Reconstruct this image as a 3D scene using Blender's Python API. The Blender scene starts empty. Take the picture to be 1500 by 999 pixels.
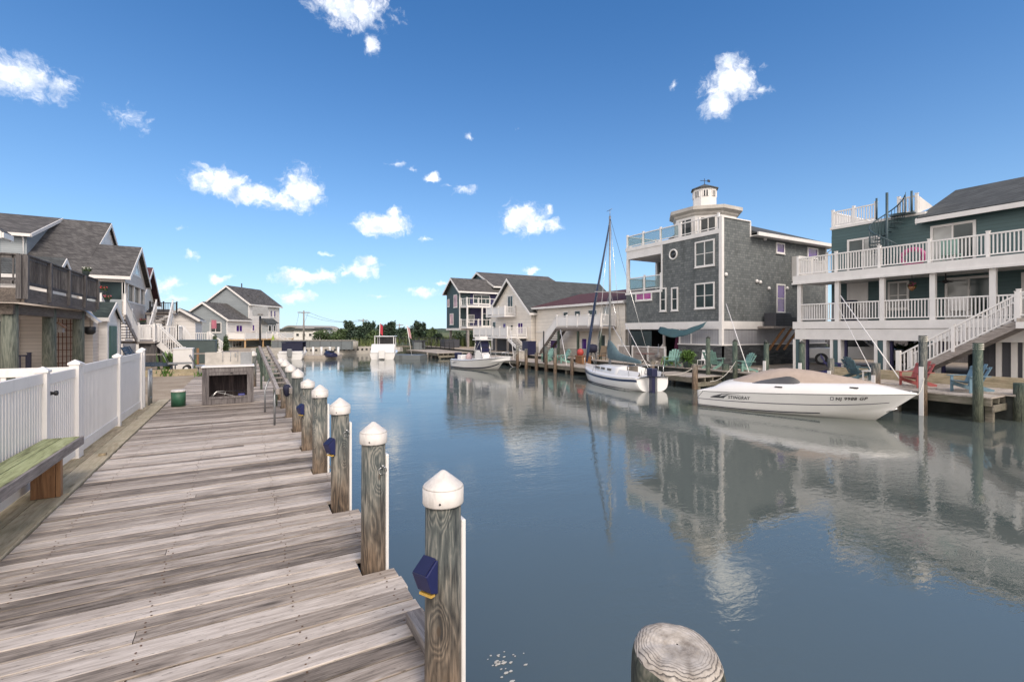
import bpy, math, random
from mathutils import Vector, Matrix
from mathutils import noise as mnoise
R = math.radians
random.seed(7)
S = bpy.context.scene
COL = S.collection

# ---------------------------------------------------------------- camera, sky, sun, exposure
CAMZ = 2.1
YAW = R(29.4)
cam_d = bpy.data.cameras.new("camera"); cam = bpy.data.objects.new("camera", cam_d); COL.objects.link(cam)
cam.location = (0, 0, CAMZ); cam.rotation_euler = (R(90), 0, -YAW)
cam_d.sensor_width = 36; cam_d.lens = 16.8; cam_d.shift_y = -14.5/1500
cam_d.clip_start = 0.05; cam_d.clip_end = 6000
S.camera = cam
S.view_settings.view_transform = 'Standard'; S.view_settings.look = 'None'
S.view_settings.gamma = 1; S.view_settings.use_curve_mapping = False
S.view_settings.exposure = 0.66
SUN_EL, SUN_AZ = R(44), R(182)          # azimuth from +Y towards +X: behind the camera
FILL_BANK = (10.5, 9.8, 9.3, 1); HAZE_H, HAZE_A, HAZE_C = .19, .74, (3.9, 5.3, 6.7, 1); SKY_G = .86; SKY_T = (.80, .98, 1.12)

W = bpy.data.worlds.new("World"); S.world = W; W.use_nodes = True
nt = W.node_tree; nt.nodes.clear()
def N(tree, t, **kw):
    n = tree.nodes.new(t)
    for k, v in kw.items():
        if k[0] == 'i' and k[1:].isdigit(): n.inputs[int(k[1:])].default_value = v
        else: setattr(n, k, v)
    return n
def L(tree, a, b): tree.links.new(a, b)
sky = N(nt, 'ShaderNodeTexSky', sky_type='NISHITA', sun_disc=False, sun_elevation=SUN_EL, sun_rotation=SUN_AZ,
        air_density=1.0, dust_density=0, ozone_density=5)
bg = N(nt, 'ShaderNodeBackground', i1=0.108); wo = N(nt, 'ShaderNodeOutputWorld')
gm = N(nt, 'ShaderNodeGamma'); gm.inputs[1].default_value = SKY_G; L(nt, sky.outputs[0], gm.inputs[0])
hs = N(nt, 'ShaderNodeHueSaturation'); hs.inputs['Saturation'].default_value = 1.28; hs.inputs['Value'].default_value = 1.0
L(nt, gm.outputs[0], hs.inputs['Color'])
tn = N(nt, 'ShaderNodeMix', data_type='RGBA', blend_type='MULTIPLY'); tn.inputs[0].default_value = 1; tn.inputs[7].default_value = (*SKY_T, 1); L(nt, hs.outputs[0], tn.inputs[6])
tc = N(nt, 'ShaderNodeTexCoord'); sp = N(nt, 'ShaderNodeSeparateXYZ'); L(nt, tc.outputs['Generated'], sp.inputs[0])
def M(tree, op, a, b=None, c=None, clamp=False):
    n = tree.nodes.new('ShaderNodeMath'); n.operation = op; n.use_clamp = clamp
    for i, v in enumerate((a, b, c)):
        if v is None: continue
        if hasattr(v, 'is_output'): tree.links.new(v, n.inputs[i])
        else: n.inputs[i].default_value = v
    return n.outputs[0]
az = M(nt, 'ARCTAN2', sp.outputs[0], sp.outputs[1]); el = M(nt, 'ARCSINE', sp.outputs[2])
ae = N(nt, 'ShaderNodeCombineXYZ'); L(nt, az, ae.inputs[0]); L(nt, el, ae.inputs[1])
def NZ(tree, vec, scale, detail=4, rough=.55, dist=0, color=False):
    n = tree.nodes.new('ShaderNodeTexNoise'); n.inputs['Scale'].default_value = scale; n.inputs['Detail'].default_value = detail
    n.inputs['Roughness'].default_value = rough; n.inputs['Distortion'].default_value = dist
    if vec is not None: tree.links.new(vec, n.inputs['Vector'])
    return n.outputs[1 if color else 0]
def VM(tree, op, a, b=None):
    n = tree.nodes.new('ShaderNodeVectorMath'); n.operation = op
    for i, v in enumerate((a, b)):
        if v is None: continue
        if hasattr(v, 'is_output'): tree.links.new(v, n.inputs[i])
        else: n.inputs[i].default_value = v
    return n.outputs[1] if op in ('LENGTH', 'DOT_PRODUCT', 'DISTANCE') else n.outputs[0]
warp = VM(nt, 'SUBTRACT', NZ(nt, ae.outputs[0], 26, 3, .6, 0, True), (.5, .5, .5))
wae = VM(nt, 'ADD', ae.outputs[0], VM(nt, 'MULTIPLY', warp, (.045, .032, 0)))
# clouds of this sky: (azimuth, elevation, half width, half height, weight) in radians
CLOUDS = [(0.189,0.570,0.094,0.037,1),(0.155,0.572,0.059,0.024,1),(0.228,0.521,0.023,0.026,0.75),(0.268,0.563,0.031,0.011,0.5),(-0.286,0.353,0.046,0.034,1),(-0.247,0.354,0.036,0.021,0.7),(-0.235,0.374,0.025,0.012,0.5),(-0.307,0.349,0.031,0.029,1),(-0.166,0.335,0.039,0.020,0.6),(-0.187,0.336,0.016,0.013,0.4),(-0.036,0.259,0.057,0.031,1.1),(0.018,0.245,0.060,0.027,1),(0.099,0.264,0.048,0.047,1.1),(0.067,0.241,0.052,0.022,1),(0.251,0.213,0.068,0.027,1.1),(0.228,0.207,0.040,0.021,1),(0.272,0.233,0.023,0.017,1),(0.539,0.229,0.062,0.037,1.1),(0.522,0.221,0.043,0.028,1),(0.596,0.217,0.023,0.022,0.8),(0.584,0.247,0.016,0.015,0.7),(0.940,0.441,0.061,0.041,1.1),(0.920,0.412,0.033,0.033,1),(0.940,0.475,0.027,0.020,0.9),(0.990,0.423,0.033,0.012,0.7),(0.271,0.328,0.028,0.009,0.6),(0.348,0.310,0.021,0.013,0.9),(0.309,0.320,0.019,0.009,0.5),(0.413,0.286,0.028,0.016,0.8),(0.378,0.293,0.013,0.007,0.5),(0.102,0.101,0.068,0.021,1),(0.133,0.106,0.043,0.018,1),(0.206,0.119,0.048,0.020,1),(0.215,0.137,0.024,0.018,0.9),(0.087,0.064,0.044,0.016,1),(0.330,0.081,0.038,0.014,0.9),(0.239,0.071,0.024,0.008,0.7),(-0.033,0.094,0.024,0.011,0.7),(-0.076,0.135,0.025,0.011,0.55),(-0.100,0.085,0.018,0.015,0.7),(-0.117,0.075,0.028,0.026,0.6),(-0.126,0.049,0.019,0.026,0.9),(0.421,0.385,0.015,0.011,0.5),(0.530,0.399,0.013,0.006,0.4),(0.837,0.454,0.010,0.009,0.5),(0.330,0.190,0.021,0.008,0.5),(-0.098,0.176,0.017,0.008,0.4),(0.552,0.124,0.029,0.008,0.9),(0.364,0.100,0.023,0.008,0.8),(-0.093,0.052,0.022,0.007,0.7),(0.145,0.147,0.026,0.007,0.5)]
acc = None
for a0, e0, ra, re, w in CLOUDS:
    d = VM(nt, 'LENGTH', VM(nt, 'MULTIPLY', VM(nt, 'SUBTRACT', wae, (a0, e0, 0)), (1/ra, 1/re, 0)))
    v = M(nt, 'MULTIPLY_ADD', d, -.62*w, .62*w+.12*w-.12)
    acc = v if acc is None else M(nt, 'MAXIMUM', acc, v)
fn = NZ(nt, wae, 40, 10, .68)
dens = M(nt, 'ADD', acc, M(nt, 'MULTIPLY_ADD', fn, 1.25, -.66))
mr = N(nt, 'ShaderNodeMapRange', interpolation_type='SMOOTHSTEP'); mr.inputs[1].default_value = -.02; mr.inputs[2].default_value = .52; mr.inputs[4].default_value = .97
L(nt, dens, mr.inputs[0])
shade = NZ(nt, VM(nt, 'ADD', ae.outputs[0], (.004, .012, 0)), 34, 5, .6)
cr = N(nt, 'ShaderNodeValToRGB'); cr.color_ramp.elements[0].position = .38; cr.color_ramp.elements[1].position = .62
cr.color_ramp.elements[0].color = (5.2, 5.7, 6.5, 1); cr.color_ramp.elements[1].color = (9.2, 9.1, 9.1, 1)
L(nt, shade, cr.inputs[0])
mx = N(nt, 'ShaderNodeMix', data_type='RGBA'); L(nt, mr.outputs[0], mx.inputs[0]); hz = M(nt, 'MULTIPLY', M(nt, 'EXPONENT', M(nt, 'MULTIPLY', M(nt, 'MAXIMUM', el, 0), -1/HAZE_H)), HAZE_A)
hm = N(nt, 'ShaderNodeMix', data_type='RGBA'); hm.inputs[7].default_value = HAZE_C; L(nt, hz, hm.inputs[0]); L(nt, tn.outputs[2], hm.inputs[6])
L(nt, hm.outputs[2], mx.inputs[6]); L(nt, cr.outputs[0], mx.inputs[7])
# bright cloud bank added to the unseen sky behind and left, as soft fill
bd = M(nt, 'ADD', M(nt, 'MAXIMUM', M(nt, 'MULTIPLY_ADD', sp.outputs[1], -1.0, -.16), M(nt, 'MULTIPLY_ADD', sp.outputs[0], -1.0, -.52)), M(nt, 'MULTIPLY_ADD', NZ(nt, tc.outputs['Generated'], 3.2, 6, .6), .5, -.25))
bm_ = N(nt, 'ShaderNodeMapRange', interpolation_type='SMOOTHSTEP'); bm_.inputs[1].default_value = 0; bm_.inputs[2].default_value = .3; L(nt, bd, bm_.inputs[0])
mb_ = N(nt, 'ShaderNodeMix', data_type='RGBA'); mb_.inputs[7].default_value = FILL_BANK; L(nt, bm_.outputs[0], mb_.inputs[0]); L(nt, mx.outputs[2], mb_.inputs[6])
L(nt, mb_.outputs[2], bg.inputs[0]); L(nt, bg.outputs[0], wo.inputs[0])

sun_d = bpy.data.lights.new("sun", 'SUN'); sun_d.energy = 1.5; sun_d.angle = R(20); sun_d.color = (1, .88, .77)
sun = bpy.data.objects.new("sun", sun_d); COL.objects.link(sun)
sdir = Vector((math.sin(SUN_AZ)*math.cos(SUN_EL), math.cos(SUN_AZ)*math.cos(SUN_EL), math.sin(SUN_EL)))
sun.rotation_euler = sdir.to_track_quat('Z', 'Y').to_euler(); sun.location = sdir*60

# ---------------------------------------------------------------- measuring helpers (a pixel of the photo -> a point on a real plane)
_s, _c = math.sin(YAW), math.cos(YAW)
def _ray(px, py):
    u = (px-750)/700; v = (485-py)/700
    return Vector((_s+_c*u, _c-_s*u, v))
def gp(px, py, z=0):
    r = _ray(px, py); t = (z-CAMZ)/r.z; return Vector((r.x*t, r.y*t, z))
def gx(px, x, py=485):
    r = _ray(px, py); t = x/r.x; return Vector((x, r.y*t, CAMZ+r.z*t))
def gt(px, py, t):
    r = _ray(px, py); return Vector((r.x*t, r.y*t, CAMZ+r.z*t))

# ---------------------------------------------------------------- mesh builder
class MB:
    def __init__(s): s.v = []; s.f = []; s.sm = set()
    def add(s, vs, fs, smooth=False):
        o = len(s.v); s.v += [tuple(p) for p in vs]
        for f in fs:
            if smooth: s.sm.add(len(s.f))
            s.f.append([i+o for i in f])
        return s
    def box(s, x0, x1, y0, y1, z0, z1):
        return s.add([(x0,y0,z0),(x1,y0,z0),(x1,y1,z0),(x0,y1,z0),(x0,y0,z1),(x1,y0,z1),(x1,y1,z1),(x0,y1,z1)],
                     [(3,2,1,0),(4,5,6,7),(0,1,5,4),(1,2,6,5),(2,3,7,6),(3,0,4,7)])
    def bar(s, p, q, w, h, up=(0,0,1)):
        p, q = Vector(p), Vector(q); d = (q-p).normalized(); u = Vector(up)
        a = d.cross(u)
        if a.length < 1e-4: a = d.cross(Vector((1,0,0)))
        a.normalize(); b = a.cross(d).normalized(); a *= w/2; b *= h/2
        vs = [p-a-b, p+a-b, p+a+b, p-a+b, q-a-b, q+a-b, q+a+b, q-a+b]
        return s.add(vs, [(0,1,2,3),(7,6,5,4),(1,0,4,5),(2,1,5,6),(3,2,6,7),(0,3,7,4)])
    def tube(s, pts, r, n=8, cap=True):
        pts = [Vector(p) for p in pts]; rs = r if isinstance(r, (list, tuple)) else [r]*len(pts)
        vs = []; fs = []; ref = None
        for i, p in enumerate(pts):
            d = (pts[min(i+1, len(pts)-1)]-pts[max(i-1, 0)]).normalized()
            if ref is None: ref = Vector((0,0,1)) if abs(d.z) < .9 else Vector((1,0,0))
            a = d.cross(ref).normalized(); b = a.cross(d)
            for k in range(n):
                t = 2*math.pi*k/n; vs.append(p+a*(math.cos(t)*rs[i])+b*(math.sin(t)*rs[i]))
        for i in range(len(pts)-1):
            for k in range(n):
                fs.append((i*n+k, i*n+(k+1)%n, (i+1)*n+(k+1)%n, (i+1)*n+k))
        s.add(vs, fs, True)
        if cap:
            o = len(s.v)-len(vs); s.f.append([o+k for k in range(n)][::-1]); s.f.append([o+len(vs)-n+k for k in range(n)])
        return s
    def lathe(s, prof, c=(0,0,0), n=16, smooth=True, a0=0):
        vs = []; fs = []; m = len(prof)
        for r, z in prof:
            for k in range(n):
                t = a0+2*math.pi*k/n; vs.append((c[0]+r*math.cos(t), c[1]+r*math.sin(t), c[2]+z))
        for i in range(m-1):
            for k in range(n): fs.append((i*n+k, i*n+(k+1)%n, (i+1)*n+(k+1)%n, (i+1)*n+k))
        s.add(vs, fs, smooth); o = len(s.v)-len(vs)
        s.f.append([o+k for k in range(n)][::-1]); s.f.append([o+(m-1)*n+k for k in range(n)])
        return s
    def prism(s, pts, ax, a, b):
        n = len(pts)
        def P(p, t): return {'x': (t, p[0], p[1]), 'y': (p[0], t, p[1]), 'z': (p[0], p[1], t)}[ax]
        return s.add([P(p, a) for p in pts]+[P(p, b) for p in pts],
                     [tuple(range(n))[::-1], tuple(range(n, 2*n))]+[(i, (i+1) % n, (i+1) % n+n, i+n) for i in range(n)])
    def loft(s, rings, closed=False, smooth=True, caps=False):
        n = len(rings[0]); vs = [p for r in rings for p in r]; fs = []
        for i in range(len(rings)-1):
            for k in range(n if closed else n-1): fs.append((i*n+k, i*n+(k+1) % n, (i+1)*n+(k+1) % n, (i+1)*n+k))
        s.add(vs, fs, smooth)
        if caps:
            o = len(s.v)-len(vs); s.f.append([o+k for k in range(n)][::-1]); s.f.append([o+(len(rings)-1)*n+k for k in range(n)])
        return s
    def xf(s, loc=(0,0,0), rz=0, rx=0, ry=0, sc=1):
        m = Matrix.Translation(loc) @ Matrix.Rotation(rz, 4, 'Z') @ Matrix.Rotation(ry, 4, 'Y') @ Matrix.Rotation(rx, 4, 'X') @ Matrix.Scale(sc, 4)
        s.v = [tuple(m @ Vector(p)) for p in s.v]; return s
    def merge(s, o):
        off = len(s.v); s.v += o.v
        for i, f in enumerate(o.f):
            if i in o.sm: s.sm.add(len(s.f))
            s.f.append([k+off for k in f])
        return s
    def build(s, name, mat, parent=None, world=False, fixn=True, bevel=0):
        vs = s.v
        if parent is not None and world:
            o = Vector(); p = parent
            while p is not None: o += p.location; p = p.parent
            vs = [(a-o.x, b-o.y, c-o.z) for a, b, c in vs]
        me = bpy.data.meshes.new(name); me.from_pydata(vs, [], s.f)
        for i in s.sm: me.polygons[i].use_smooth = True
        if fixn:
            import bmesh
            bm = bmesh.new(); bm.from_mesh(me); bmesh.ops.recalc_face_normals(bm, faces=bm.faces); bm.to_mesh(me); bm.free()
        me.update(); ob = bpy.data.objects.new(name, me); COL.objects.link(ob)
        if mat: me.materials.append(mat)
        if parent is not None: ob.parent = parent
        if bevel:
            b = ob.modifiers.new('bevel', 'BEVEL'); b.width = bevel; b.segments = 2; b.limit_method = 'ANGLE'; b.angle_limit = R(35)
        return ob
def tag(o, label=None, cat=None, group=None, kind=None):
    if label: o['label'] = label
    if cat: o['category'] = cat
    if group: o['group'] = group
    if kind: o['kind'] = kind
    return o
def thing(name, label, cat, loc=(0,0,0), rz=0, group=None):
    o = bpy.data.objects.new(name, None); COL.objects.link(o); o.location = loc; o.rotation_euler = (0, 0, rz)
    o.empty_display_size = .2
    return tag(o, label, cat, group)
def dup(root, loc, rz, label=None, group=None, sc=None):
    r = root.copy(); COL.objects.link(r); r.location = loc; r.rotation_euler = (0, 0, rz)
    if label: r['label'] = label
    if group: r['group'] = group
    if sc: r.scale = (sc, sc, sc)
    for ch in list(root.children):
        c = ch.copy(); COL.objects.link(c); c.parent = r
        for g in list(ch.children):
            d = g.copy(); COL.objects.link(d); d.parent = c
    return r

# ---------------------------------------------------------------- materials
def newmat(name):
    m = bpy.data.materials.new(name); m.use_nodes = True; t = m.node_tree; b = t.nodes['Principled BSDF']; return m, t, b
def ramp(t, fac, stops):
    n = t.nodes.new('ShaderNodeValToRGB'); e = n.color_ramp.elements
    e[0].position, e[0].color = stops[0][0], (*stops[0][1], 1); e[1].position, e[1].color = stops[-1][0], (*stops[-1][1], 1)
    for p, c in stops[1:-1]:
        k = e.new(p); k.color = (*c, 1)
    t.links.new(fac, n.inputs[0]); return n.outputs[0]
def mixc(t, f, a, b, mode='MIX'):
    n = t.nodes.new('ShaderNodeMix'); n.data_type = 'RGBA'; n.blend_type = mode
    for i, v in ((0, f), (6, a), (7, b)):
        if hasattr(v, 'is_output'): t.links.new(v, n.inputs[i])
        else: n.inputs[i].default_value = v if i == 0 else (*v, 1)
    return n.outputs[2]
def bump(t, b, h, s=.3, d=.01):
    n = t.nodes.new('ShaderNodeBump'); n.inputs['Strength'].default_value = s; n.inputs['Distance'].default_value = d
    t.links.new(h, n.inputs['Height']); t.links.new(n.outputs[0], b.inputs['Normal'])
def objco(t, scale=None):
    v = t.nodes.new('ShaderNodeTexCoord').outputs['Object']
    if scale:
        n = t.nodes.new('ShaderNodeMapping'); n.inputs['Scale'].default_value = scale; t.links.new(v, n.inputs[0]); v = n.outputs[0]
    return v
def mul(c, k): return tuple(min(1, x*k) for x in c)
def paint(name, c, rough=.5, var=.12, scale=3, metal=0, bumpy=0, dirt=0):
    m, t, b = newmat(name); v = objco(t)
    n = NZ(t, v, scale, 5, .6)
    col = ramp(t, n, [(.3, mul(c, 1-var)), (.7, mul(c, 1+var*.5))])
    if dirt:
        d = NZ(t, objco(t, (1, 1, .25)), 7, 6, .7)
        f = t.nodes.new('ShaderNodeMapRange'); f.inputs[1].default_value = .55; f.inputs[2].default_value = .8; t.links.new(d, f.inputs[0])
        col = mixc(t, M(t, 'MULTIPLY', f.outputs[0], dirt), col, (.16, .14, .11))
    t.links.new(col, b.inputs['Base Color']); b.inputs['Roughness'].default_value = rough; b.inputs['Metallic'].default_value = metal
    if bumpy: bump(t, b, NZ(t, v, scale*12, 3), bumpy, .01)
    return m
def siding(name, c, course=.13, rough=.55, vert=False, amt=.5):
    m, t, b = newmat(name); v = objco(t); s = t.nodes.new('ShaderNodeSeparateXYZ'); t.links.new(v, s.inputs[0])
    z = M(t, 'DIVIDE', M(t, 'ADD', s.outputs[0], s.outputs[1]) if vert else s.outputs[2], course)
    fr = M(t, 'FRACT', z); fl = M(t, 'FLOOR', z)
    wn = t.nodes.new('ShaderNodeTexWhiteNoise'); wn.noise_dimensions = '1D'; t.links.new(fl, wn.inputs['W'])
    n = NZ(t, objco(t, (.6, .6, 2)), 1.7, 6, .6)
    f = M(t, 'ADD', M(t, 'MULTIPLY', wn.outputs[0], .25), M(t, 'MULTIPLY', n, .75))
    col = ramp(t, f, [(.25, mul(c, .86)), (.7, mul(c, 1.08))])
    seam = M(t, 'LESS_THAN', fr, .1)
    col = mixc(t, M(t, 'MULTIPLY', seam, amt), col, mul(c, .4))
    t.links.new(col, b.inputs['Base Color']); b.inputs['Roughness'].default_value = rough
    bump(t, b, M(t, 'SUBTRACT', 1, fr), .6, .012)
    return m
def shingle(name, c1, c2, mortar, w=.3, h=.14, vs=1.0, rough=.9, streak=0):
    m, t, b = newmat(name); v = objco(t); s = t.nodes.new('ShaderNodeSeparateXYZ'); t.links.new(v, s.inputs[0])
    cb = t.nodes.new('ShaderNodeCombineXYZ'); t.links.new(M(t, 'ADD', s.outputs[0], s.outputs[1]), cb.inputs[0])
    t.links.new(M(t, 'MULTIPLY', s.outputs[2], vs), cb.inputs[1])
    br = t.nodes.new('ShaderNodeTexBrick'); t.links.new(cb.outputs[0], br.inputs['Vector'])
    br.inputs['Scale'].default_value = 1; br.inputs['Brick Width'].default_value = w; br.inputs['Row Height'].default_value = h
    br.inputs['Mortar Size'].default_value = h*.07; br.inputs['Mortar Smooth'].default_value = .3; br.offset = .37; br.squash = .8; br.squash_frequency = 3
    br.inputs['Color1'].default_value = (*c1, 1); br.inputs['Color2'].default_value = (*c2, 1); br.inputs['Mortar'].default_value = (*mortar, 1)
    n = NZ(t, objco(t, (1, 1, .35) if streak else (1, 1, 1)), 1.3, 7, .68)
    col = mixc(t, 1, br.outputs[0], ramp(t, n, [(.25, (.6, .6, .6)), (.5, (1, 1, 1)), (.75, (1.0, 1.0, 1.0))]), 'MULTIPLY')
    g = NZ(t, v, 60, 2); col = mixc(t, .5, col, ramp(t, g, [(.3, (.55, .55, .55)), (.7, (1, 1, 1))]), 'MULTIPLY')
    t.links.new(col, b.inputs['Base Color']); b.inputs['Roughness'].default_value = rough
    bump(t, b, br.outputs[1], -.5, .012)
    return m
def wood(name, ax, dark, mid, light, rough=.8, island=True, stripe=1.0, green=0, knots=True, brown=None, rings=9, ramt=.18, isl=.16, span=(.36, .5, .66), crack=.7):
    m, t, b = newmat(name); g = t.nodes.new('ShaderNodeNewGeometry'); rnd = g.outputs['Random Per Island']
    v = objco(t)
    if island:
        cb = t.nodes.new('ShaderNodeCombineXYZ')
        for i, k in ((0, 37.), (1, 91.), (2, 53.)): t.links.new(M(t, 'MULTIPLY', rnd, k), cb.inputs[i])
        v = VM(t, 'ADD', v, cb.outputs[0])
    def st(long, across):
        sc = [across]*3; sc['xyz'.index(ax)] = long
        n = t.nodes.new('ShaderNodeMapping'); n.inputs['Scale'].default_value = sc; t.links.new(v, n.inputs[0]); return n.outputs[0]
    fine = NZ(t, st(3.2*stripe, 75*stripe), 1, 8, .75, .6)
    mid_n = NZ(t, st(1.3*stripe, 15*stripe), 1, 8, .72, 1.0)
    big = NZ(t, st(.5, 2.2), 1, 3, .5)
    cont = NZ(t, st(.5*stripe, 4.2*stripe), 1, 3, .5, .5)
    ring = M(t, 'ABSOLUTE', M(t, 'SUBTRACT', M(t, 'FRACT', M(t, 'ADD', M(t, 'MULTIPLY', cont, rings), M(t, 'MULTIPLY', fine, .5))), .5))
    f = M(t, 'ADD', M(t, 'MULTIPLY', fine, .42), M(t, 'ADD', M(t, 'MULTIPLY', mid_n, .36), M(t, 'MULTIPLY', big, .2)))
    f = M(t, 'ADD', f, M(t, 'MULTIPLY_ADD', ring, ramt, -.25*ramt+.02))
    if island: f = M(t, 'ADD', f, M(t, 'MULTIPLY_ADD', rnd, isl, -.5*isl))
    col = ramp(t, f, list(zip(span, (dark, mid, light))))
    h = f
    if knots:
        vo = t.nodes.new('ShaderNodeTexVoronoi'); vo.feature = 'F1'; vo.inputs['Scale'].default_value = 1
        t.links.new(st(1.1*stripe, 4.2*stripe), vo.inputs['Vector'])
        k = t.nodes.new('ShaderNodeMapRange'); k.inputs[1].default_value = .16; k.inputs[2].default_value = .04; t.links.new(vo.outputs['Distance'], k.inputs[0])
        col = mixc(t, M(t, 'MULTIPLY', k.outputs[0], .75), col, mul(dark, .55))
    if green:
        gm = t.nodes.new('ShaderNodeMapRange'); gm.inputs[1].default_value = .45; gm.inputs[2].default_value = .62
        t.links.new(NZ(t, v, 2.3, 5, .65), gm.inputs[0]); col = mixc(t, M(t, 'MULTIPLY', gm.outputs[0], green), col, (.07, .10, .045))
    if brown:
        s = t.nodes.new('ShaderNodeSeparateXYZ'); t.links.new(objco(t), s.inputs[0])
        bm_ = t.nodes.new('ShaderNodeMapRange'); bm_.inputs[1].default_value = brown; bm_.inputs[2].default_value = 0.0
        t.links.new(M(t, 'ADD', s.outputs[2], M(t, 'MULTIPLY_ADD', big, .5, -.25)), bm_.inputs[0])
        col = mixc(t, M(t, 'MULTIPLY', bm_.outputs[0], .6), col, mixc(t, .6, col, (.14, .085, .045)))
    sp_ = NZ(t, st(9*stripe, 60*stripe), 1, 4, .7); sm_ = t.nodes.new('ShaderNodeMapRange'); sm_.inputs[1].default_value = .40; sm_.inputs[2].default_value = .30; t.links.new(sp_, sm_.inputs[0])
    col = mixc(t, M(t, 'MULTIPLY', sm_.outputs[0], crack), col, mul(dark, .6))
    t.links.new(col, b.inputs['Base Color']); b.inputs['Roughness'].default_value = rough
    bump(t, b, M(t, 'SUBTRACT', h, M(t, 'MULTIPLY', sm_.outputs[0], .3)), .5, .006)
    return m
def glass(name, c, rough=.06):
    m, t, b = newmat(name); n = NZ(t, objco(t), .8, 2)
    t.links.new(ramp(t, n, [(.35, mul(c, .6)), (.65, mul(c, 1.25))]), b.inputs['Base Color'])
    b.inputs['Roughness'].default_value = rough; b.inputs['IOR'].default_value = 1.5
    bump(t, b, NZ(t, objco(t), 1.6, 1), .04, .02)
    return m
WHITE = (.78, .76, .74)
m_vinyl = paint('white_vinyl', WHITE, .42, .07, 1.2, dirt=.22)
m_trim = paint('white_trim', (.74, .72, .70), .5, .08, 2, dirt=.1)
m_cap = paint('white_cap', (.68, .645, .61), .55, .2, 9, dirt=.6)
m_gel = paint('white_gelcoat', (.76, .75, .74), .18, .04, 1.5)
m_rope = paint('rope', (.6, .57, .5), .9, .2, 20)
m_black = paint('black_rubber', (.02, .02, .022), .5, .2, 8)
m_metal = paint('grey_metal', (.32, .33, .34), .4, .15, 6, metal=.6)
m_chrome = paint('bright_steel', (.6, .6, .6), .2, .1, 6, metal=.9)
m_navy = paint('navy_fabric', (.012, .014, .04), .75, .25, 6, bumpy=.2)
m_navyp = paint('navy_paint', (.018, .02, .06), .35, .15, 6)
m_lblue = paint('solar_blue', (.012, .017, .085), .4, .2, 10)
m_yel = paint('amber_lens', (.55, .35, .08), .3)
m_deckw = wood('deck_wood', 'x', (.058, .045, .034), (.34, .285, .237), (.65, .575, .505), .85, ramt=.15, isl=.26, rings=9, span=(.33, .5, .68), crack=.95)
m_bulk = wood('timber_strip', 'y', (.20, .15, .09), (.40, .33, .22), (.52, .45, .32), .85, green=.25)
m_boardy = wood('grey_board', 'y', (.13, .11, .10), (.27, .24, .22), (.42, .38, .35), .85)
m_boardx = wood('grey_board_across', 'x', (.13, .11, .10), (.27, .24, .22), (.42, .38, .35), .85)
m_boxw = wood('grey_box_wood', 'z', (.05, .045, .048), (.14, .125, .125), (.25, .23, .225), .85)
m_boardz = wood('grey_board_upright', 'z', (.12, .105, .10), (.24, .22, .21), (.38, .35, .33), .85)
m_olddeck = wood('old_deck_wood', 'z', (.035, .032, .035), (.085, .08, .082), (.17, .16, .158), .85, knots=False)
m_olddecky = wood('old_deck_beam', 'y', (.035, .032, .03), (.105, .088, .078), (.2, .17, .145), .85)
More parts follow.
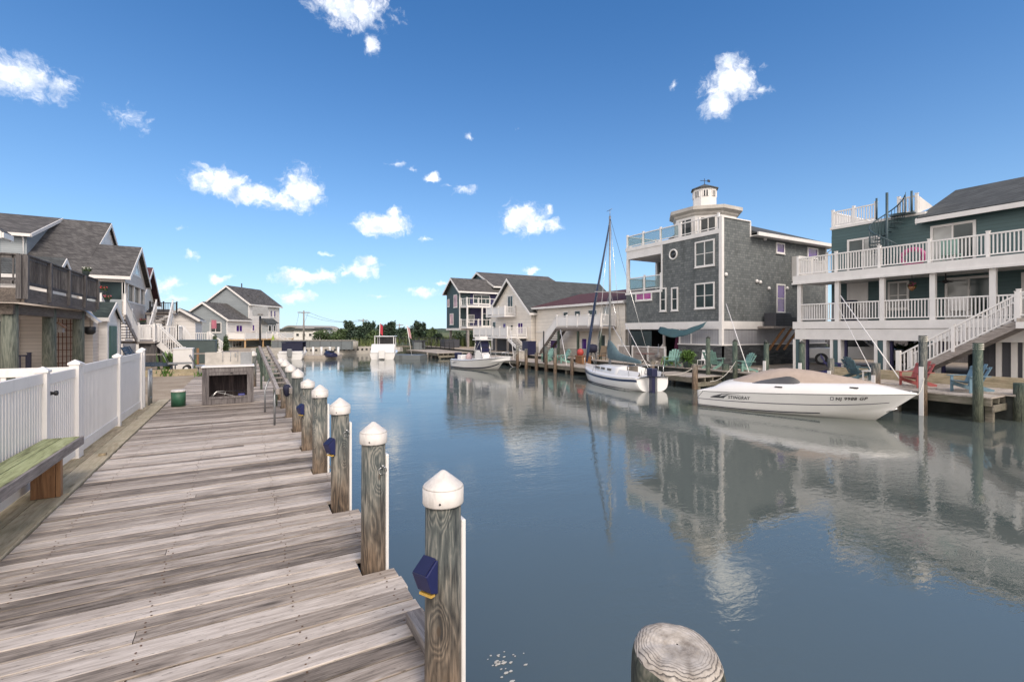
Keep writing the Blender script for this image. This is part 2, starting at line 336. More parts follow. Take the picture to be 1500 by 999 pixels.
def pile_mat(name, dark, mid, light, brown, top, seed=0.):
    m, t, b = newmat(name); v = t.nodes.new('ShaderNodeTexCoord').outputs['Object']
    oi = t.nodes.new('ShaderNodeObjectInfo').outputs['Random']; sh = t.nodes.new('ShaderNodeCombineXYZ'); t.links.new(M(t, 'MULTIPLY', oi, 40), sh.inputs[2]); t.links.new(M(t, 'MULTIPLY', oi, 17), sh.inputs[0])
    w = VM(t, 'ADD', v, sh.outputs[0])
    def st(a, z): return VM(t, 'MULTIPLY', w, (a, a, z))
    vo = t.nodes.new('ShaderNodeTexVoronoi'); vo.inputs['Scale'].default_value = 1; vo.inputs['Randomness'].default_value = .9; t.links.new(st(5.5, 2.2), vo.inputs['Vector']); kd = vo.outputs['Distance']
    km = t.nodes.new('ShaderNodeMapRange'); km.interpolation_type = 'SMOOTHSTEP'; km.inputs[1].default_value = .42; km.inputs[2].default_value = .12; t.links.new(kd, km.inputs[0])
    lo = NZ(t, st(7, 1.1), 1, 3, .5, .3); fine = NZ(t, st(75, 3.5), 1, 8, .75)
    ph = M(t, 'ADD', M(t, 'MULTIPLY', lo, 9), M(t, 'ADD', M(t, 'MULTIPLY', km.outputs[0], -3.2), M(t, 'MULTIPLY', fine, .8)))
    ring = M(t, 'MULTIPLY', M(t, 'ABSOLUTE', M(t, 'SUBTRACT', M(t, 'FRACT', ph), .5)), 2)
    f = M(t, 'ADD', M(t, 'MULTIPLY', ring, .22), M(t, 'MULTIPLY', fine, .85))
    pat = NZ(t, st(6, 1.6), 1, 5, .65)
    f = M(t, 'ADD', f, M(t, 'MULTIPLY_ADD', pat, .9, -.45))
    col = ramp(t, f, [(.28, dark), (.52, mid), (.82, light)])
    z = t.nodes.new('ShaderNodeSeparateXYZ'); t.links.new(v, z.inputs[0])
    bz = t.nodes.new('ShaderNodeMapRange'); bz.inputs[1].default_value = top; bz.inputs[2].default_value = 0; t.links.new(M(t, 'ADD', z.outputs[2], M(t, 'MULTIPLY_ADD', pat, 1.2, -.6)), bz.inputs[0])
    bc = ramp(t, f, [(.28, mul(brown, .18)), (.52, brown), (.82, mul(brown, 2.2))]); col = mixc(t, M(t, 'MULTIPLY', bz.outputs[0], .8), col, bc)
    kc = t.nodes.new('ShaderNodeMapRange'); kc.inputs[1].default_value = .09; kc.inputs[2].default_value = .05; t.links.new(kd, kc.inputs[0]); col = mixc(t, M(t, 'MULTIPLY', kc.outputs[0], .8), col, mul(brown, .35))
    ck = NZ(t, st(38, .7), 1, 2, .5); cm = t.nodes.new('ShaderNodeMapRange'); cm.inputs[1].default_value = .33; cm.inputs[2].default_value = .27; t.links.new(ck, cm.inputs[0]); col = mixc(t, cm.outputs[0], col, (.008, .008, .008))
    t.links.new(col, b.inputs['Base Color']); b.inputs['Roughness'].default_value = .75; bump(t, b, M(t, 'SUBTRACT', f, cm.outputs[0]), .6, .008); return m
m_pile = pile_mat('pile_wood', (.012, .017, .02), (.075, .085, .08), (.30, .28, .24), (.13, .082, .048), .75)
m_pileg = pile_mat('green_pile_wood', (.012, .025, .02), (.045, .072, .056), (.16, .175, .13), (.07, .075, .05), .3)
m_stump = pile_mat('stump_wood', (.012, .018, .016), (.07, .08, .062), (.2, .19, .15), (.09, .08, .05), .5)
m_bench = wood('mossy_bench', 'y', (.13, .13, .05), (.36, .385, .19), (.48, .50, .29), .85)
m_brownw = wood('brown_block', 'z', (.09, .04, .018), (.22, .11, .05), (.36, .2, .1), .6, stripe=.7)
m_post = wood('round_post', 'z', (.03, .04, .034), (.115, .13, .108), (.22, .225, .185), .85, ramt=.25)
m_newwood = wood('new_lumber', 'x', (.35, .2, .09), (.55, .36, .18), (.65, .46, .26), .7)
m_dockr = wood('pale_dock_wood', 'x', (.22, .19, .16), (.40, .35, .30), (.52, .47, .42), .85)
m_beamr = wood('dock_beam', 'y', (.06, .05, .04), (.16, .14, .11), (.30, .27, .22), .85, green=.3)
m_glass = glass('window_glass', (.022, .027, .03), .12); m_gviolet = glass('violet_glass', (.07, .025, .20)); m_gpink = glass('pink_shade', (.55, .34, .38), .3)
m_gpale = glass('curtained_glass', (.34, .35, .34), .12); m_gteal = glass('teal_glass', (.035, .055, .058), .15)
m_roof = shingle('charcoal_shingles', (.075, .07, .068), (.15, .142, .136), (.035, .033, .032), .33, .2, 1.4)
m_roofg = shingle('slate_green_shingles', (.062, .068, .07), (.10, .108, .11), (.035, .037, .037), .33, .2, 1.4)
m_roofm = shingle('maroon_shingles', (.085, .03, .035), (.12, .045, .05), (.05, .02, .02), .33, .2, 3)
m_shake = shingle('grey_wall_shakes', (.122, .136, .140), (.198, .214, .214), (.08, .09, .094), .26, .15, 1, .85, 1)
m_stone = shingle('ledge_stone', (.05, .055, .06), (.13, .14, .145), (.02, .022, .024), .42, .09, 1, .8)
m_teal = siding('teal_clapboard', (.06, .115, .122), .17); m_tealp = paint('teal_paint', (.05, .10, .115), .5)
m_navys = siding('dark_teal_siding', (.026, .052, .058), .16); m_navyw = paint('indigo_wall', (.03, .028, .09), .6)
m_cream = siding('cream_siding', (.74, .69, .62), .16, amt=.25); m_white_s = siding('white_siding', (.74, .71, .68), .16, amt=.3)
m_beige = siding('beige_siding', (.56, .50, .45), .15, amt=.6); m_bluegrey = siding('blue_grey_siding', (.30, .335, .36), .13, amt=.4)
m_greysid = siding('light_grey_siding', (.33, .35, .37), .14, amt=.4); m_greywall = siding('grey_siding', (.26, .29, .31), .15, amt=.2)
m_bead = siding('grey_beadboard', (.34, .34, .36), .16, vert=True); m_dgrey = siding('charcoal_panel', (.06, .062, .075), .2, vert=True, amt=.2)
m_concrete = paint('concrete', (.33, .31, .28), .9, .25, 3, bumpy=.3); m_block = paint('pale_block', (.45, .42, .38), .9, .25, 5)
m_ggreen = paint('bin_green', (.06, .085, .085), .5); m_rust = paint('rusty_sheet', (.14, .075, .04), .8, .7, 2.5)
m_bdark = paint('dark_bulkhead', (.05, .055, .05), .85, .5, 2.5); m_tin = siding('seawall_sheet', (.16, .18, .19), .5, vert=True)

def clear_glass():
    m, t, b = newmat('clear_panel'); o = t.nodes['Material Output']; tr = t.nodes.new('ShaderNodeBsdfTransparent'); tr.inputs[0].default_value = (.82, .9, .9, 1); mx_ = t.nodes.new('ShaderNodeMixShader'); mx_.inputs[0].default_value = .28
    b.inputs['Roughness'].default_value = .08; b.inputs['Base Color'].default_value = (.35, .42, .43, 1); t.links.new(tr.outputs[0], mx_.inputs[1]); t.links.new(b.outputs[0], mx_.inputs[2]); t.links.new(mx_.outputs[0], o.inputs[0]); return m
m_gclear = clear_glass()
# ---------------------------------------------------------------- setting: ground, water
WZ = -.8
def ground_mat():
    m, t, b = newmat('sandy_ground'); v = objco(t)
    n = NZ(t, v, .9, 8, .65); col = ramp(t, n, [(.3, (.30, .235, .17)), (.5, (.42, .34, .25)), (.7, (.50, .42, .33))])
    g = NZ(t, v, 45, 3); col = mixc(t, .55, col, ramp(t, g, [(.3, (.5, .48, .46)), (.65, (1, 1, 1))]), 'MULTIPLY')
    s = t.nodes.new('ShaderNodeSeparateXYZ'); t.links.new(v, s.inputs[0])
    far = t.nodes.new('ShaderNodeMapRange'); far.inputs[1].default_value = 66; far.inputs[2].default_value = 84; t.links.new(s.outputs[1], far.inputs[0])
    gr = ramp(t, NZ(t, objco(t, (.05, .2, 1)), 1, 6), [(.35, (.06, .085, .03)), (.65, (.16, .16, .06))])
    col = mixc(t, far.outputs[0], col, gr)
    t.links.new(col, b.inputs['Base Color']); b.inputs['Roughness'].default_value = .95; bump(t, b, g, .6, .02); return m
gb = MB()
F_ = 4000
z = -.07
def quad(mb, x0, x1, y0, y1, z): mb.add([(x0,y0,z),(x1,y0,z),(x1,y1,z),(x0,y1,z)], [(0,1,2,3)])
quad(gb, -F_, .8, -F_, 63, z); quad(gb, 22.0, F_, -F_, 63, z); quad(gb, -F_, F_, 63, F_, z)
tag(gb.build('ground', ground_mat()), 'sandy yard and marsh ground on both banks', 'ground', kind='structure')
def water_mat():
    m, t, b = newmat('canal_water'); p = t.nodes.new('ShaderNodeNewGeometry').outputs['Position']
    b.inputs['Base Color'].default_value = (.095, .116, .108, 1); b.inputs['Roughness'].default_value = .025; b.inputs['IOR'].default_value = 2.0; b.inputs['Specular Tint'].default_value = (1, .93, .82, 1)
    b.inputs['Specular IOR Level'].default_value = .75
    def mp(sc, rz=0):
        n = t.nodes.new('ShaderNodeMapping'); n.inputs['Scale'].default_value = sc; n.inputs['Rotation'].default_value = (0, 0, rz); t.links.new(p, n.inputs[0]); return n.outputs[0]
    a = NZ(t, mp((1.1, 3.0, 1), .5), 1, 3, .5, .4); c = NZ(t, mp((5.5, 10, 1), .35), 1, 3, .55, .5); d = NZ(t, mp((.35, .5, 1)), 1, 2)
    mask = NZ(t, mp((.16, .22, 1), .4), 1, 4, .6, .8)
    mk = t.nodes.new('ShaderNodeMapRange'); mk.inputs[1].default_value = .38; mk.inputs[2].default_value = .62; mk.inputs[3].default_value = .25; mk.inputs[4].default_value = 1; t.links.new(mask, mk.inputs[0])
    h = M(t, 'ADD', M(t, 'MULTIPLY', M(t, 'ADD', M(t, 'MULTIPLY', a, .017), M(t, 'MULTIPLY', c, .016)), mk.outputs[0]), M(t, 'MULTIPLY', d, .025))
    n = t.nodes.new('ShaderNodeBump'); n.inputs['Strength'].default_value = .24; n.inputs['Distance'].default_value = 1; t.links.new(h, n.inputs['Height']); t.links.new(n.outputs[0], b.inputs['Normal'])
    return m
wb = MB(); quad(wb, -6, 60, -60, 66, WZ)
tag(wb.build('canal_water', water_mat()), 'calm grey blue canal water reflecting houses', 'water', kind='structure')

# bulkheads that hold the banks
t = thing('bulkhead', 'dark timber bulkhead under the left boardwalk', 'bulkhead', (.75, 0, 0))
MB().box(.70, .82, -40, 63, -1.4, -.09).build('retaining_wall', m_bdark, t, True)
t = thing('bulkhead', 'dark stained bulkhead below the houses on the right bank', 'bulkhead', (21.9, 0, 0))
MB().box(21.84, 22.02, 4.2, 62.9, -1.4, -.02).build('retaining_wall', m_bdark, t, True)
MB().box(21.7, 22.25, 4.2, 62.9, -.018, .05).build('cap_board', m_dockr, t, True)
t = thing('bulkhead', 'rusty steel sheet bulkhead at the right edge', 'bulkhead', (21.9, 0, 0))
mb = MB()
for i in range(70):
    y = -30+i*.49; mb.prism([(21.84, y), (21.98, y+.12), (21.98, y+.27), (21.84, y+.37), (22.03, y+.37), (22.03, y)], 'z', -1.4, -.1)
mb.build('sheet_piling', m_rust, t, True); MB().box(21.7, 22.2, -30, 4.19, -.098, .04).build('cap_board', m_pileg, t, True)
t = thing('bulkhead', 'pale concrete bulkhead with dark holes at the far canal end', 'bulkhead', (10, 62.9, 0))
MB().box(.83, 21.83, 62.7, 62.98, -1.4, .12).build('retaining_wall', m_block, t, True)
mb = MB()
for i in range(26): mb.box(6.6+i*.55, 6.85+i*.55, 62.66, 62.695, -.35, -.12)
mb.build('weep_holes', m_black, t, True)
# ---------------------------------------------------------------- left boardwalk
dock = thing('boardwalk', 'weathered grey plank boardwalk along the left side of the canal', 'boardwalk')
mb = MB(); y = -2.5; rr = random.Random(3)
PY = [2.63, 4.34, 6.02, 7.74, 9.3, 11.1, 12.9, 14.6, 16.3]
while y < 42:
    w = rr.uniform(.135, .15) if rr.random() < .75 else rr.uniform(.18, .205)
    e = 1.18+rr.uniform(-.012, .012)
    for p in PY:
        if y < p+.12 and y+w > p-.12: e = .895
    dz = rr.uniform(-.004, .004); x0 = -1.925+rr.uniform(0, .015); sk = rr.uniform(-.006, .006)
    if rr.random() < .3:
        c = rr.uniform(-.9, .5); segs = [(x0, c-.003), (c+.003, e)]
    else: segs = [(x0, e)]
    for a, bb in segs:
        mb.add([(a,y,-.04),(bb,y+sk,-.04),(bb,y+w+sk,-.04),(a,y+w,-.04),(a,y+.003,dz),(bb,y+.003+sk,dz),(bb,y+w-.003+sk,dz),(a,y+w-.003,dz),
                (a,y,dz-.004),(bb,y+sk,dz-.004),(bb,y+w+sk,dz-.004),(a,y+w,dz-.004)],
               [(3,2,1,0),(4,5,6,7),(0,1,9,8),(8,9,5,4),(2,3,11,10),(10,11,7,6),(1,2,10,9),(9,10,6,5),(3,0,8,11),(11,8,4,7)])
    y += w+rr.uniform(.008, .016)
mb.build('decking', m_deckw, dock)
mb = MB()
for x in (-1.6, -.6, .35, 1.05): mb.box(x-.04, x+.04, -2.5, 42, -.26, -.045)
mb.build('joists', m_beamr, dock)
mb = MB(); mb.box(-2.5, -2.22, -3, 17.6, -.06, .018).box(-2.21, -1.935, -3, 8.1, -.06, .022).box(-2.21, -1.935, 8.105, 17.9, -.06, .026)
mb.build('edge_timber', m_bulk, dock, bevel=.008)
# screws in the boards, two rows
mb = MB()
for x in (-1.6, -.6, .35, 1.05):
    yy = 1.0
    while yy < 13:
        if rr.random() < .9: mb.lathe([(.0075, 0), (.0075, .0015)], (x+rr.uniform(-.03, .03), yy+rr.uniform(-.012, .012), .0035), 6)
        yy += .075
tag(mb.build('screws', m_rust, dock), kind='stuff')

def piling(name, h, light=False, ring=False, bumper=True, cap=True, flat=False):
    t = thing(name, '', 'piling')
    lean = random.uniform(-.004, .004)
    MB().tube([(0,0,-1.9), (lean,0,-.4), (0,lean,h-.17)], [.112, .108, .103], 20).build('post', m_pile, t)
    if cap:
        ht = h-.03 if flat else h
        c = MB().lathe([(.116, h-.19), (.119, h-.183), (.119, h-.093)], n=28).lathe([(.119, h-.0928), (.112, h-.083), (.018, ht-.006), (.008, ht-.001), (.002, ht)], n=28).build('cap', m_cap, t)
        MB().lathe([(.006, 0), (.006, .004)], n=8).xf((-.06, -.1035, h-.16), rx=R(90)).build('screw', m_black, c)
    if bumper: MB().box(.101, .131, -.035, .05, -1.5, h-.3).build('bumper', m_vinyl, t, bevel=.008)
    if ring:
        mb = MB(); mb.tube([(.035*math.cos(k*.52), 0, .035*math.sin(k*.52)) for k in range(13)], .005, 6, False); mb.lathe([(.012, 0), (.012, .02)], (0, 0, .035), 8)
        mb.xf((.055, -.105, h-.42), rx=R(12)).build('mooring_ring', m_chrome, t)
    if light:
        zl = h-.66
        l = MB().prism([(-.105, zl), (-.155, zl+.02), (-.20, zl+.13), (-.112, zl+.19), (-.104, zl+.185)], 'x', -.055, .055).build('solar_lamp', m_lblue, t, bevel=.006)
        MB().prism([(-.2, zl+.135), (-.112, zl+.195), (-.115, zl+.2), (-.205, zl+.14)], 'x', -.045, .045).build('solar_panel', m_navyp, l)
        MB().box(-.045, .045, -.152, -.12, zl-.008, zl+.006).build('lens', m_yel, l)
        for q in [l]+list(l.children): q.rotation_euler = (0, 0, 0)
        l.rotation_euler = (0, 0, R(-62))
    return t
lb = ['nearest white capped piling with a blue solar lamp on its side', 'second white capped piling from the camera, with a mooring ring and pale strip', 'third white capped piling, with a mooring ring and a dark lamp', 'fourth white capped piling from the camera, plain greenish wood', 'fifth piling from the camera, flatter white cap and small dark lamp',
      'sixth piling of the boardwalk row, plain with white cone cap', 'seventh piling of the boardwalk row, beside the knotted dark cloth', 'eighth piling of the row, next to last white cap', 'farthest white capped piling of the boardwalk row']
for i, yy in enumerate(PY):
    p = piling('dock_piling', 1.29+(.0, .0, .01, .0, -.02, .01, 0, .02, .0)[i], i in (0, 2, 4), i in (1, 2), True, True, i == 4)
    p.location = (1.02, yy, 0); p['label'] = lb[i]; p['group'] = 'pilings along the boardwalk'
    p.rotation_euler = (0, 0, 0)
# bare stump piling in the water at the front
st = thing('stump_piling', 'bare sawn off piling standing in the water at the front', 'piling', (1.40, 1.24, 0))
rings = []
NN = 40
for r, z0, fl in ((.172, -1.9, 0), (.170, .0, 0), (.168, .60, .5), (.166, .72, 1), (.163, .775, 1), (.156, .805, 1), (.146, .825, 1), (.125, .838, 1), (.09, .843, 1), (.05, .845, 1), (.004, .845, 1)):
    ring = []
    for k in range(NN):
        a = 2*math.pi*k/NN; q = r*(1+.025*mnoise.noise((math.cos(a)*2, math.sin(a)*2, z0*.5)))
        x_, y_ = q*math.cos(a), q*math.sin(a)
        ring.append((x_, y_, z0+.098*fl+fl*(.10*y_-.02*x_)+fl*.006*mnoise.noise((x_*25, y_*25, 1))))
    rings.append(ring)
def stump_top():
    m, t, b = newmat('stump_top'); v = objco(t); s = t.nodes.new('ShaderNodeSeparateXYZ'); t.links.new(v, s.inputs[0])
    rad = M(t, 'SQRT', M(t, 'ADD', M(t, 'POWER', s.outputs[0], 2), M(t, 'POWER', s.outputs[1], 2)))
    w_ = NZ(t, v, 9, 4); rr_ = M(t, 'ADD', M(t, 'MULTIPLY', rad, 85), M(t, 'MULTIPLY', w_, 5)); fr = M(t, 'FRACT', rr_)
    rg = t.nodes.new('ShaderNodeMapRange'); rg.inputs[1].default_value = .08; rg.inputs[2].default_value = .14; t.links.new(rad, rg.inputs[0])
    line = t.nodes.new('ShaderNodeMapRange'); line.inputs[1].default_value = .42; line.inputs[2].default_value = .15; t.links.new(fr, line.inputs[0])
    col = ramp(t, NZ(t, v, 14, 6, .7), [(.3, (.22, .185, .15)), (.5, (.43, .385, .335)), (.7, (.60, .55, .50))])
    col = mixc(t, M(t, 'MULTIPLY', line.outputs[0], M(t, 'MULTIPLY_ADD', rg.outputs[0], .8, .10)), col, (.055, .05, .048))
    an = M(t, 'ARCTAN2', s.outputs[1], s.outputs[0]); cb = t.nodes.new('ShaderNodeCombineXYZ'); t.links.new(an, cb.inputs[0]); t.links.new(M(t, 'MULTIPLY', rad, 2.), cb.inputs[1])
    ck = NZ(t, cb.outputs[0], 3.2, 3, .6); cm = t.nodes.new('ShaderNodeMapRange'); cm.inputs[1].default_value = .35; cm.inputs[2].default_value = .28; t.links.new(ck, cm.inputs[0])
    col = mixc(t, M(t, 'MULTIPLY', cm.outputs[0], .6), col, (.05, .045, .04))
    t.links.new(col, b.inputs['Base Color']); b.inputs['Roughness'].default_value = .85; bump(t, b, M(t, 'SUBTRACT', fr, cm.outputs[0]), .5, .006); return m
so = MB().loft(rings, True).build('post', m_stump, st); so.data.materials.append(stump_top())
for p in so.data.polygons:
    if p.vertices[0] >= NN*5: p.material_index = 1
t = thing('timber_block', 'short grey timber block lying on the boardwalk edge by the nearest piling', 'timber')
mb = MB().box(-.055, .055, -.34, .34, 0, .085).build('timber', m_boardy, t, bevel=.006); t.location = (1.075, 3.02, .006)

# ---------------------------------------------------------------- white picket fence
def fence_panel(t, x0, y0, x1, y1, h=1.52, solid=False, gap=.085, w=.062, name='panel'):
    p, q = Vector((x0, y0, 0)), Vector((x1, y1, 0)); d = (q-p); Ln = d.length; d /= Ln
    a = MB()
    a.bar(p+Vector((0, 0, h-.07)), q+Vector((0, 0, h-.07)), .05, .14); a.bar(p+Vector((0, 0, .15)), q+Vector((0, 0, .15)), .05, .17)
    if solid: a.bar(p+Vector((0, 0, h/2+.04)), q+Vector((0, 0, h/2+.04)), .025, h-.36)
    n = int(Ln/gap)
    for i in range(n):
        c = p+d*((i+.5)*Ln/n); a.bar(c+Vector((0, 0, .23)), c+Vector((0, 0, h-.13)), w if not solid else gap*.93, .022 if not solid else .034, up=d.cross(Vector((0,0,1))))
    return a.build(name, m_vinyl, t, True)
def fence_post(t, x, y, h=1.58, w=.125):
    a = MB().box(x-w/2, x+w/2, y-w/2, y+w/2, -.1, h-.05); o = a.build('post', m_vinyl, t, True)
    b_ = w/2+.016
    MB().add([(x-b_,y-b_,h-.05),(x+b_,y-b_,h-.05),(x+b_,y+b_,h-.05),(x-b_,y+b_,h-.05),(x-b_,y-b_,h-.02),(x+b_,y-b_,h-.02),(x+b_,y+b_,h-.02),(x-b_,y+b_,h-.02),(x,y,h+.035)],
             [(3,2,1,0),(0,1,5,4),(1,2,6,5),(2,3,7,6),(3,0,4,7),(4,5,8),(5,6,8),(6,7,8),(7,4,8)]).build('cap', m_vinyl, o, True)
FX = -2.40
t = thing('picket_fence', 'long white vinyl picket fence along the boardwalk', 'fence', (FX, 0, 0))
ys = [1.2, 3.75, 6.3, 8.9, 10.5, 13.4, 16.05]
for a, b_ in zip(ys[:-1], ys[1:]):
    g = abs(a-8.9) < .01
    o = fence_panel(t, FX, a+.06+(.05 if g else 0), FX, b_-.06-(.05 if g else 0), 1.52-(.03 if g else 0), False, .088 if b_ < 16 else .075, .064 if b_ < 16 else .071, 'gate' if g else 'panel')
    if g: MB().lathe([(.03, 0), (.018, .03), (.035, .045), (.035, .075), (.01, .085)], n=12).xf((FX+.03, 9.1, 1.22), ry=R(90)).build('latch_knob', m_black, o, True)
for y_ in ys: fence_post(t, FX, y_)
fence_post(t, FX, 10.36, 1.6); fence_post(t, FX, 16.35, 1.62)
t = thing('picket_fence', 'white picket fence branching off towards the grey house with the blue door', 'fence', (-2.5, 10.6, 0))
fence_panel(t, -2.53, 10.62, -4.3, 10.62, 1.5, False, .17, .062); fence_panel(t, -4.42, 10.62, -7, 10.62, 1.5, False, .17, .062); fence_post(t, -4.36, 10.62, 1.56); fence_post(t, -7.06, 10.62, 1.56)
t = thing('metal_gate', 'narrow grey metal gate standing open at the fence end', 'gate', (-2.33, 16.75, 0))
mb = MB()
for y_ in (16.72, 17.12): mb.tube([(-2.3, y_, -.05), (-2.3, y_, 1.02)], .028, 8)
mb.tube([(-2.3, 16.72, .95), (-2.3, 17.12, .95)], .02, 6); mb.tube([(-2.3, 16.72, .2), (-2.3, 17.12, .2)], .02, 6)
for k in range(4): mb.tube([(-2.3, 16.8+k*.085, .2), (-2.3, 16.8+k*.085, .95)], .009, 5)
mb.build('frame', m_metal, t, True)
# ---------------------------------------------------------------- bench
t = thing('bench', 'long mossy green plank bench against the white fence', 'bench', (-2.15, 6.2, 0))
for x0, x1 in ((-2.33, -2.145), (-2.135, -1.955)):
    MB().box(x0, x1, 2.6, 8.67, .60, .652).build('plank', m_bench, t, True, bevel=.006)
mb = MB().box(-1.95, -1.915, 2.6, 8.68, .54, .654); mb.build('front_board', m_boardy, t, True, bevel=.005)
for y_ in (4.2, 8.0):
    MB().box(-2.27, -2.04, y_, y_+.04, .027, .598).box(-2.27, -2.23, y_+.042, y_+.30, .027, .598).box(-2.035, -1.99, y_, y_+.09, .027, .598).build('leg', m_brownw, t, True, bevel=.004)
t = tag(MB().box(-2.09, -1.99, 10.28, 10.36, .028, .062).build('wood_scrap', m_bulk, bevel=.006), 'small dark wood scrap lying on the fence side timber', 'wood scrap')
# ---------------------------------------------------------------- box, stub, gangway
t = thing('fish_cleaning_station', 'grey wooden fish cleaning box with white sink top on the boardwalk', 'cleaning station', (-.36, 16.0, 0))
x0, x1, y0, y1 = -1.0, .28, 16.0, 16.75
MB().box(x0, x0+.035, y0, y1, .01, 1.06).build('side_panel', m_boxw, t, True); MB().box(x1-.035, x1, y0, y1, .01, 1.06).build('side_panel', m_boxw, t, True)
MB().box(x0+.036, x1-.036, y1-.03, y1-.002, .05, 1.05).build('back_panel', wood('dark_knotty_plank', 'z', (.012, .01, .011), (.055, .042, .045), (.17, .13, .125), .8, False, .45), t, True)
MB().box(x0+.036, x1-.036, y0+.05, y1-.031, .10, .13).build('shelf', m_boardx, t, True)
mb = MB().box(x0+.036, x0+.17, y0-.022, y0+.02, .012, 1.05).box(x1-.17, x1-.036, y0-.022, y0+.02, .012, 1.05).box(x0+.171, x1-.171, y0-.02, y0+.018, .93, 1.05).box(x0+.171, x1-.171, y0-.02, y0+.018, .012, .17)
mb.build('face_frame', m_boxw, t, True, bevel=.004)
mb = MB().box(x0+.172, x1-.172, y0-.034, y0-.022, .84, .925).box(x0+.172, x1-.172, y0-.034, y0-.022, .172, .235)
mb.build('door_frame', m_boxw, t, True); MB().box(-.31, -.25, y0-.05, y0-.035, .88, .91).build('latch', m_black, t, True)
MB().box(x0-.02, x1+.02, y0-.05, y1+.02, 1.062, 1.092).build('counter', m_vinyl, t, True, bevel=.006)
bs = MB().box(x0+.03, x1-.03, y1-.05, y1-.01, 1.094, 1.47).build('splash_board', m_block, t, True)
MB().box(x1-.34, x1-.04, y1-.056, y1-.051, 1.1, 1.46).build('steel_plate', m_metal, bs, True)
mb = MB()
for x in (-.52, -.32, -.13): mb.tube([(x, y1-.058, 1.46), (x, y1-.06, 1.3), (x, y1-.06, 1.22)], .008, 6).box(x-.012, x+.012, y1-.07, y1-.052, 1.19, 1.215)
mb.box(-.21, -.18, y1-.08, y1-.052, 1.33, 1.43); mb.build('tool_hooks', m_metal, bs, True)
t = thing('folded_stand', 'folded white metal stand stored inside the cleaning box', 'folding stand', (-.4, 16.4, .13))
MB().tube([(-.82, 16.2, .15), (-.66, 16.3, .33), (-.1, 16.35, .15), (.05, 16.35, .33), (-.66, 16.3, .35), (-.82, 16.2, .2)], .012, 6).tube([(-.5, 16.3, .15), (-.42, 16.35, .36)], .01, 6).build('frame', m_chrome, t, True)
tag(MB().box(-.12, .06, 16.2, 16.45, .134, .25).build('blue_tub', paint('tub_blue', (.03, .04, .25), .4), bevel=.02), 'small blue tub stored on the shelf of the cleaning box', 'tub')
t = thing('mooring_stub', 'short green painted mooring stub with a white top by the boardwalk', 'mooring post', (-1.57, 16.25, 0))
MB().lathe([(.17, 0), (.174, .40)], n=20).build('post', paint('stub_green', (.025, .10, .055), .55, .25, 7, dirt=.3), t)
MB().lathe([(.18, .401), (.18, .435), (.155, .455), (.02, .465)], n=20).build('cap', m_cap, t)
t = thing('gangway', 'raised weathered gangway ladder leaning beside the boardwalk pilings', 'gangway', (.72, 14, 0))
mb = MB()
a, b_ = Vector((.80, 11.6, .78)), Vector((.66, 19.6, 1.50))
for dx in (-.13, .13): mb.bar(a+Vector((dx, 0, 0)), b_+Vector((dx, 0, 0)), .07, .12)
mb.build('side_rails', m_boardy, t, True)
for k in range(12):
    c = a.lerp(b_, (k+.5)/12); MB().box(c.x-.10, c.x+.10, c.y-.05, c.y+.05, c.z-.01, c.z+.02).build('tread', m_boardx, t, True)
MB().tube([(.5, 13.9, .01), (.5, 13.9, .55), (.55, 14, .72), (.68, 14.1, .95)], .02, 8).build('support_pipe', m_metal, t, True); MB().tube([(.62, 11.9, .01), (.62, 11.9, .65), (.68, 12.1, .82)], .022, 8).build('support_pipe', m_metal, t, True)
MB().box(.55, .62, 19.4, 19.5, 0, 1.5).build('support_post', m_pileg, t, True); MB().box(.75, .85, 14.9, 15, 0, .95).build('support_post', m_pileg, t, True)
mb = MB(); mb.lathe([(.02, -.16), (.06, -.12), (.09, -.02), (.085, .06), (.05, .10), (.02, .11)], (0, 0, 0), 12)
mb.v = [(x*(1+.3*mnoise.noise((x*9, y*9, z*9))), y*(1+.3*mnoise.noise((x*8, y*8, z*9+4))), z) for x, y, z in mb.v]
tag(mb.xf((.86, 11.75, .80)).build('dark_cloth', m_navy), 'dark navy cloth knotted round the gangway end', 'cloth')
for px, yy, h, l in ((386, 20.6, 1.35, 'white capped piling behind the top of the gangway'),):
    p = piling('dock_piling', h, bumper=False); p.location = (.35, yy, 0); p['label'] = l; p['group'] = 'pilings along the boardwalk'
for i, (x, yy, h) in enumerate(((.9, 22.5, .95), (.9, 25.3, .9), (.9, 28.2, .85), (.95, 31.5, .9), (.95, 35, .85), (.95, 39, .9))):
    t = thing('mooring_post', '%s green topped mooring post along the boardwalk behind the gangway' % ('nearest', 'second', 'third', 'fourth', 'fifth', 'farthest')[i], 'mooring post', (x, yy, 0), group='green posts behind the gangway')
    MB().tube([(0, 0, -1.9), (0, 0, h)], [.13, .12], 12).build('post', m_pileg, t)

r_ = random.Random(9); mb = MB()
for k in range(26):
    p = gp(735+r_.gauss(0, 14), 972+r_.gauss(0, 12), WZ); s_ = r_.uniform(.006, .022)
    mb.add([(p.x+s_*math.cos(a)*r_.uniform(.6, 1.6), p.y+s_*math.sin(a)*r_.uniform(.5, 1), WZ+.004) for a in [q*math.pi/3 for q in range(6)]], [(0, 1, 2, 3, 4, 5)])
tag(mb.build('floating_flecks', m_rope), 'pale flecks floating on the water by the nearest piling', 'debris', kind='stuff')
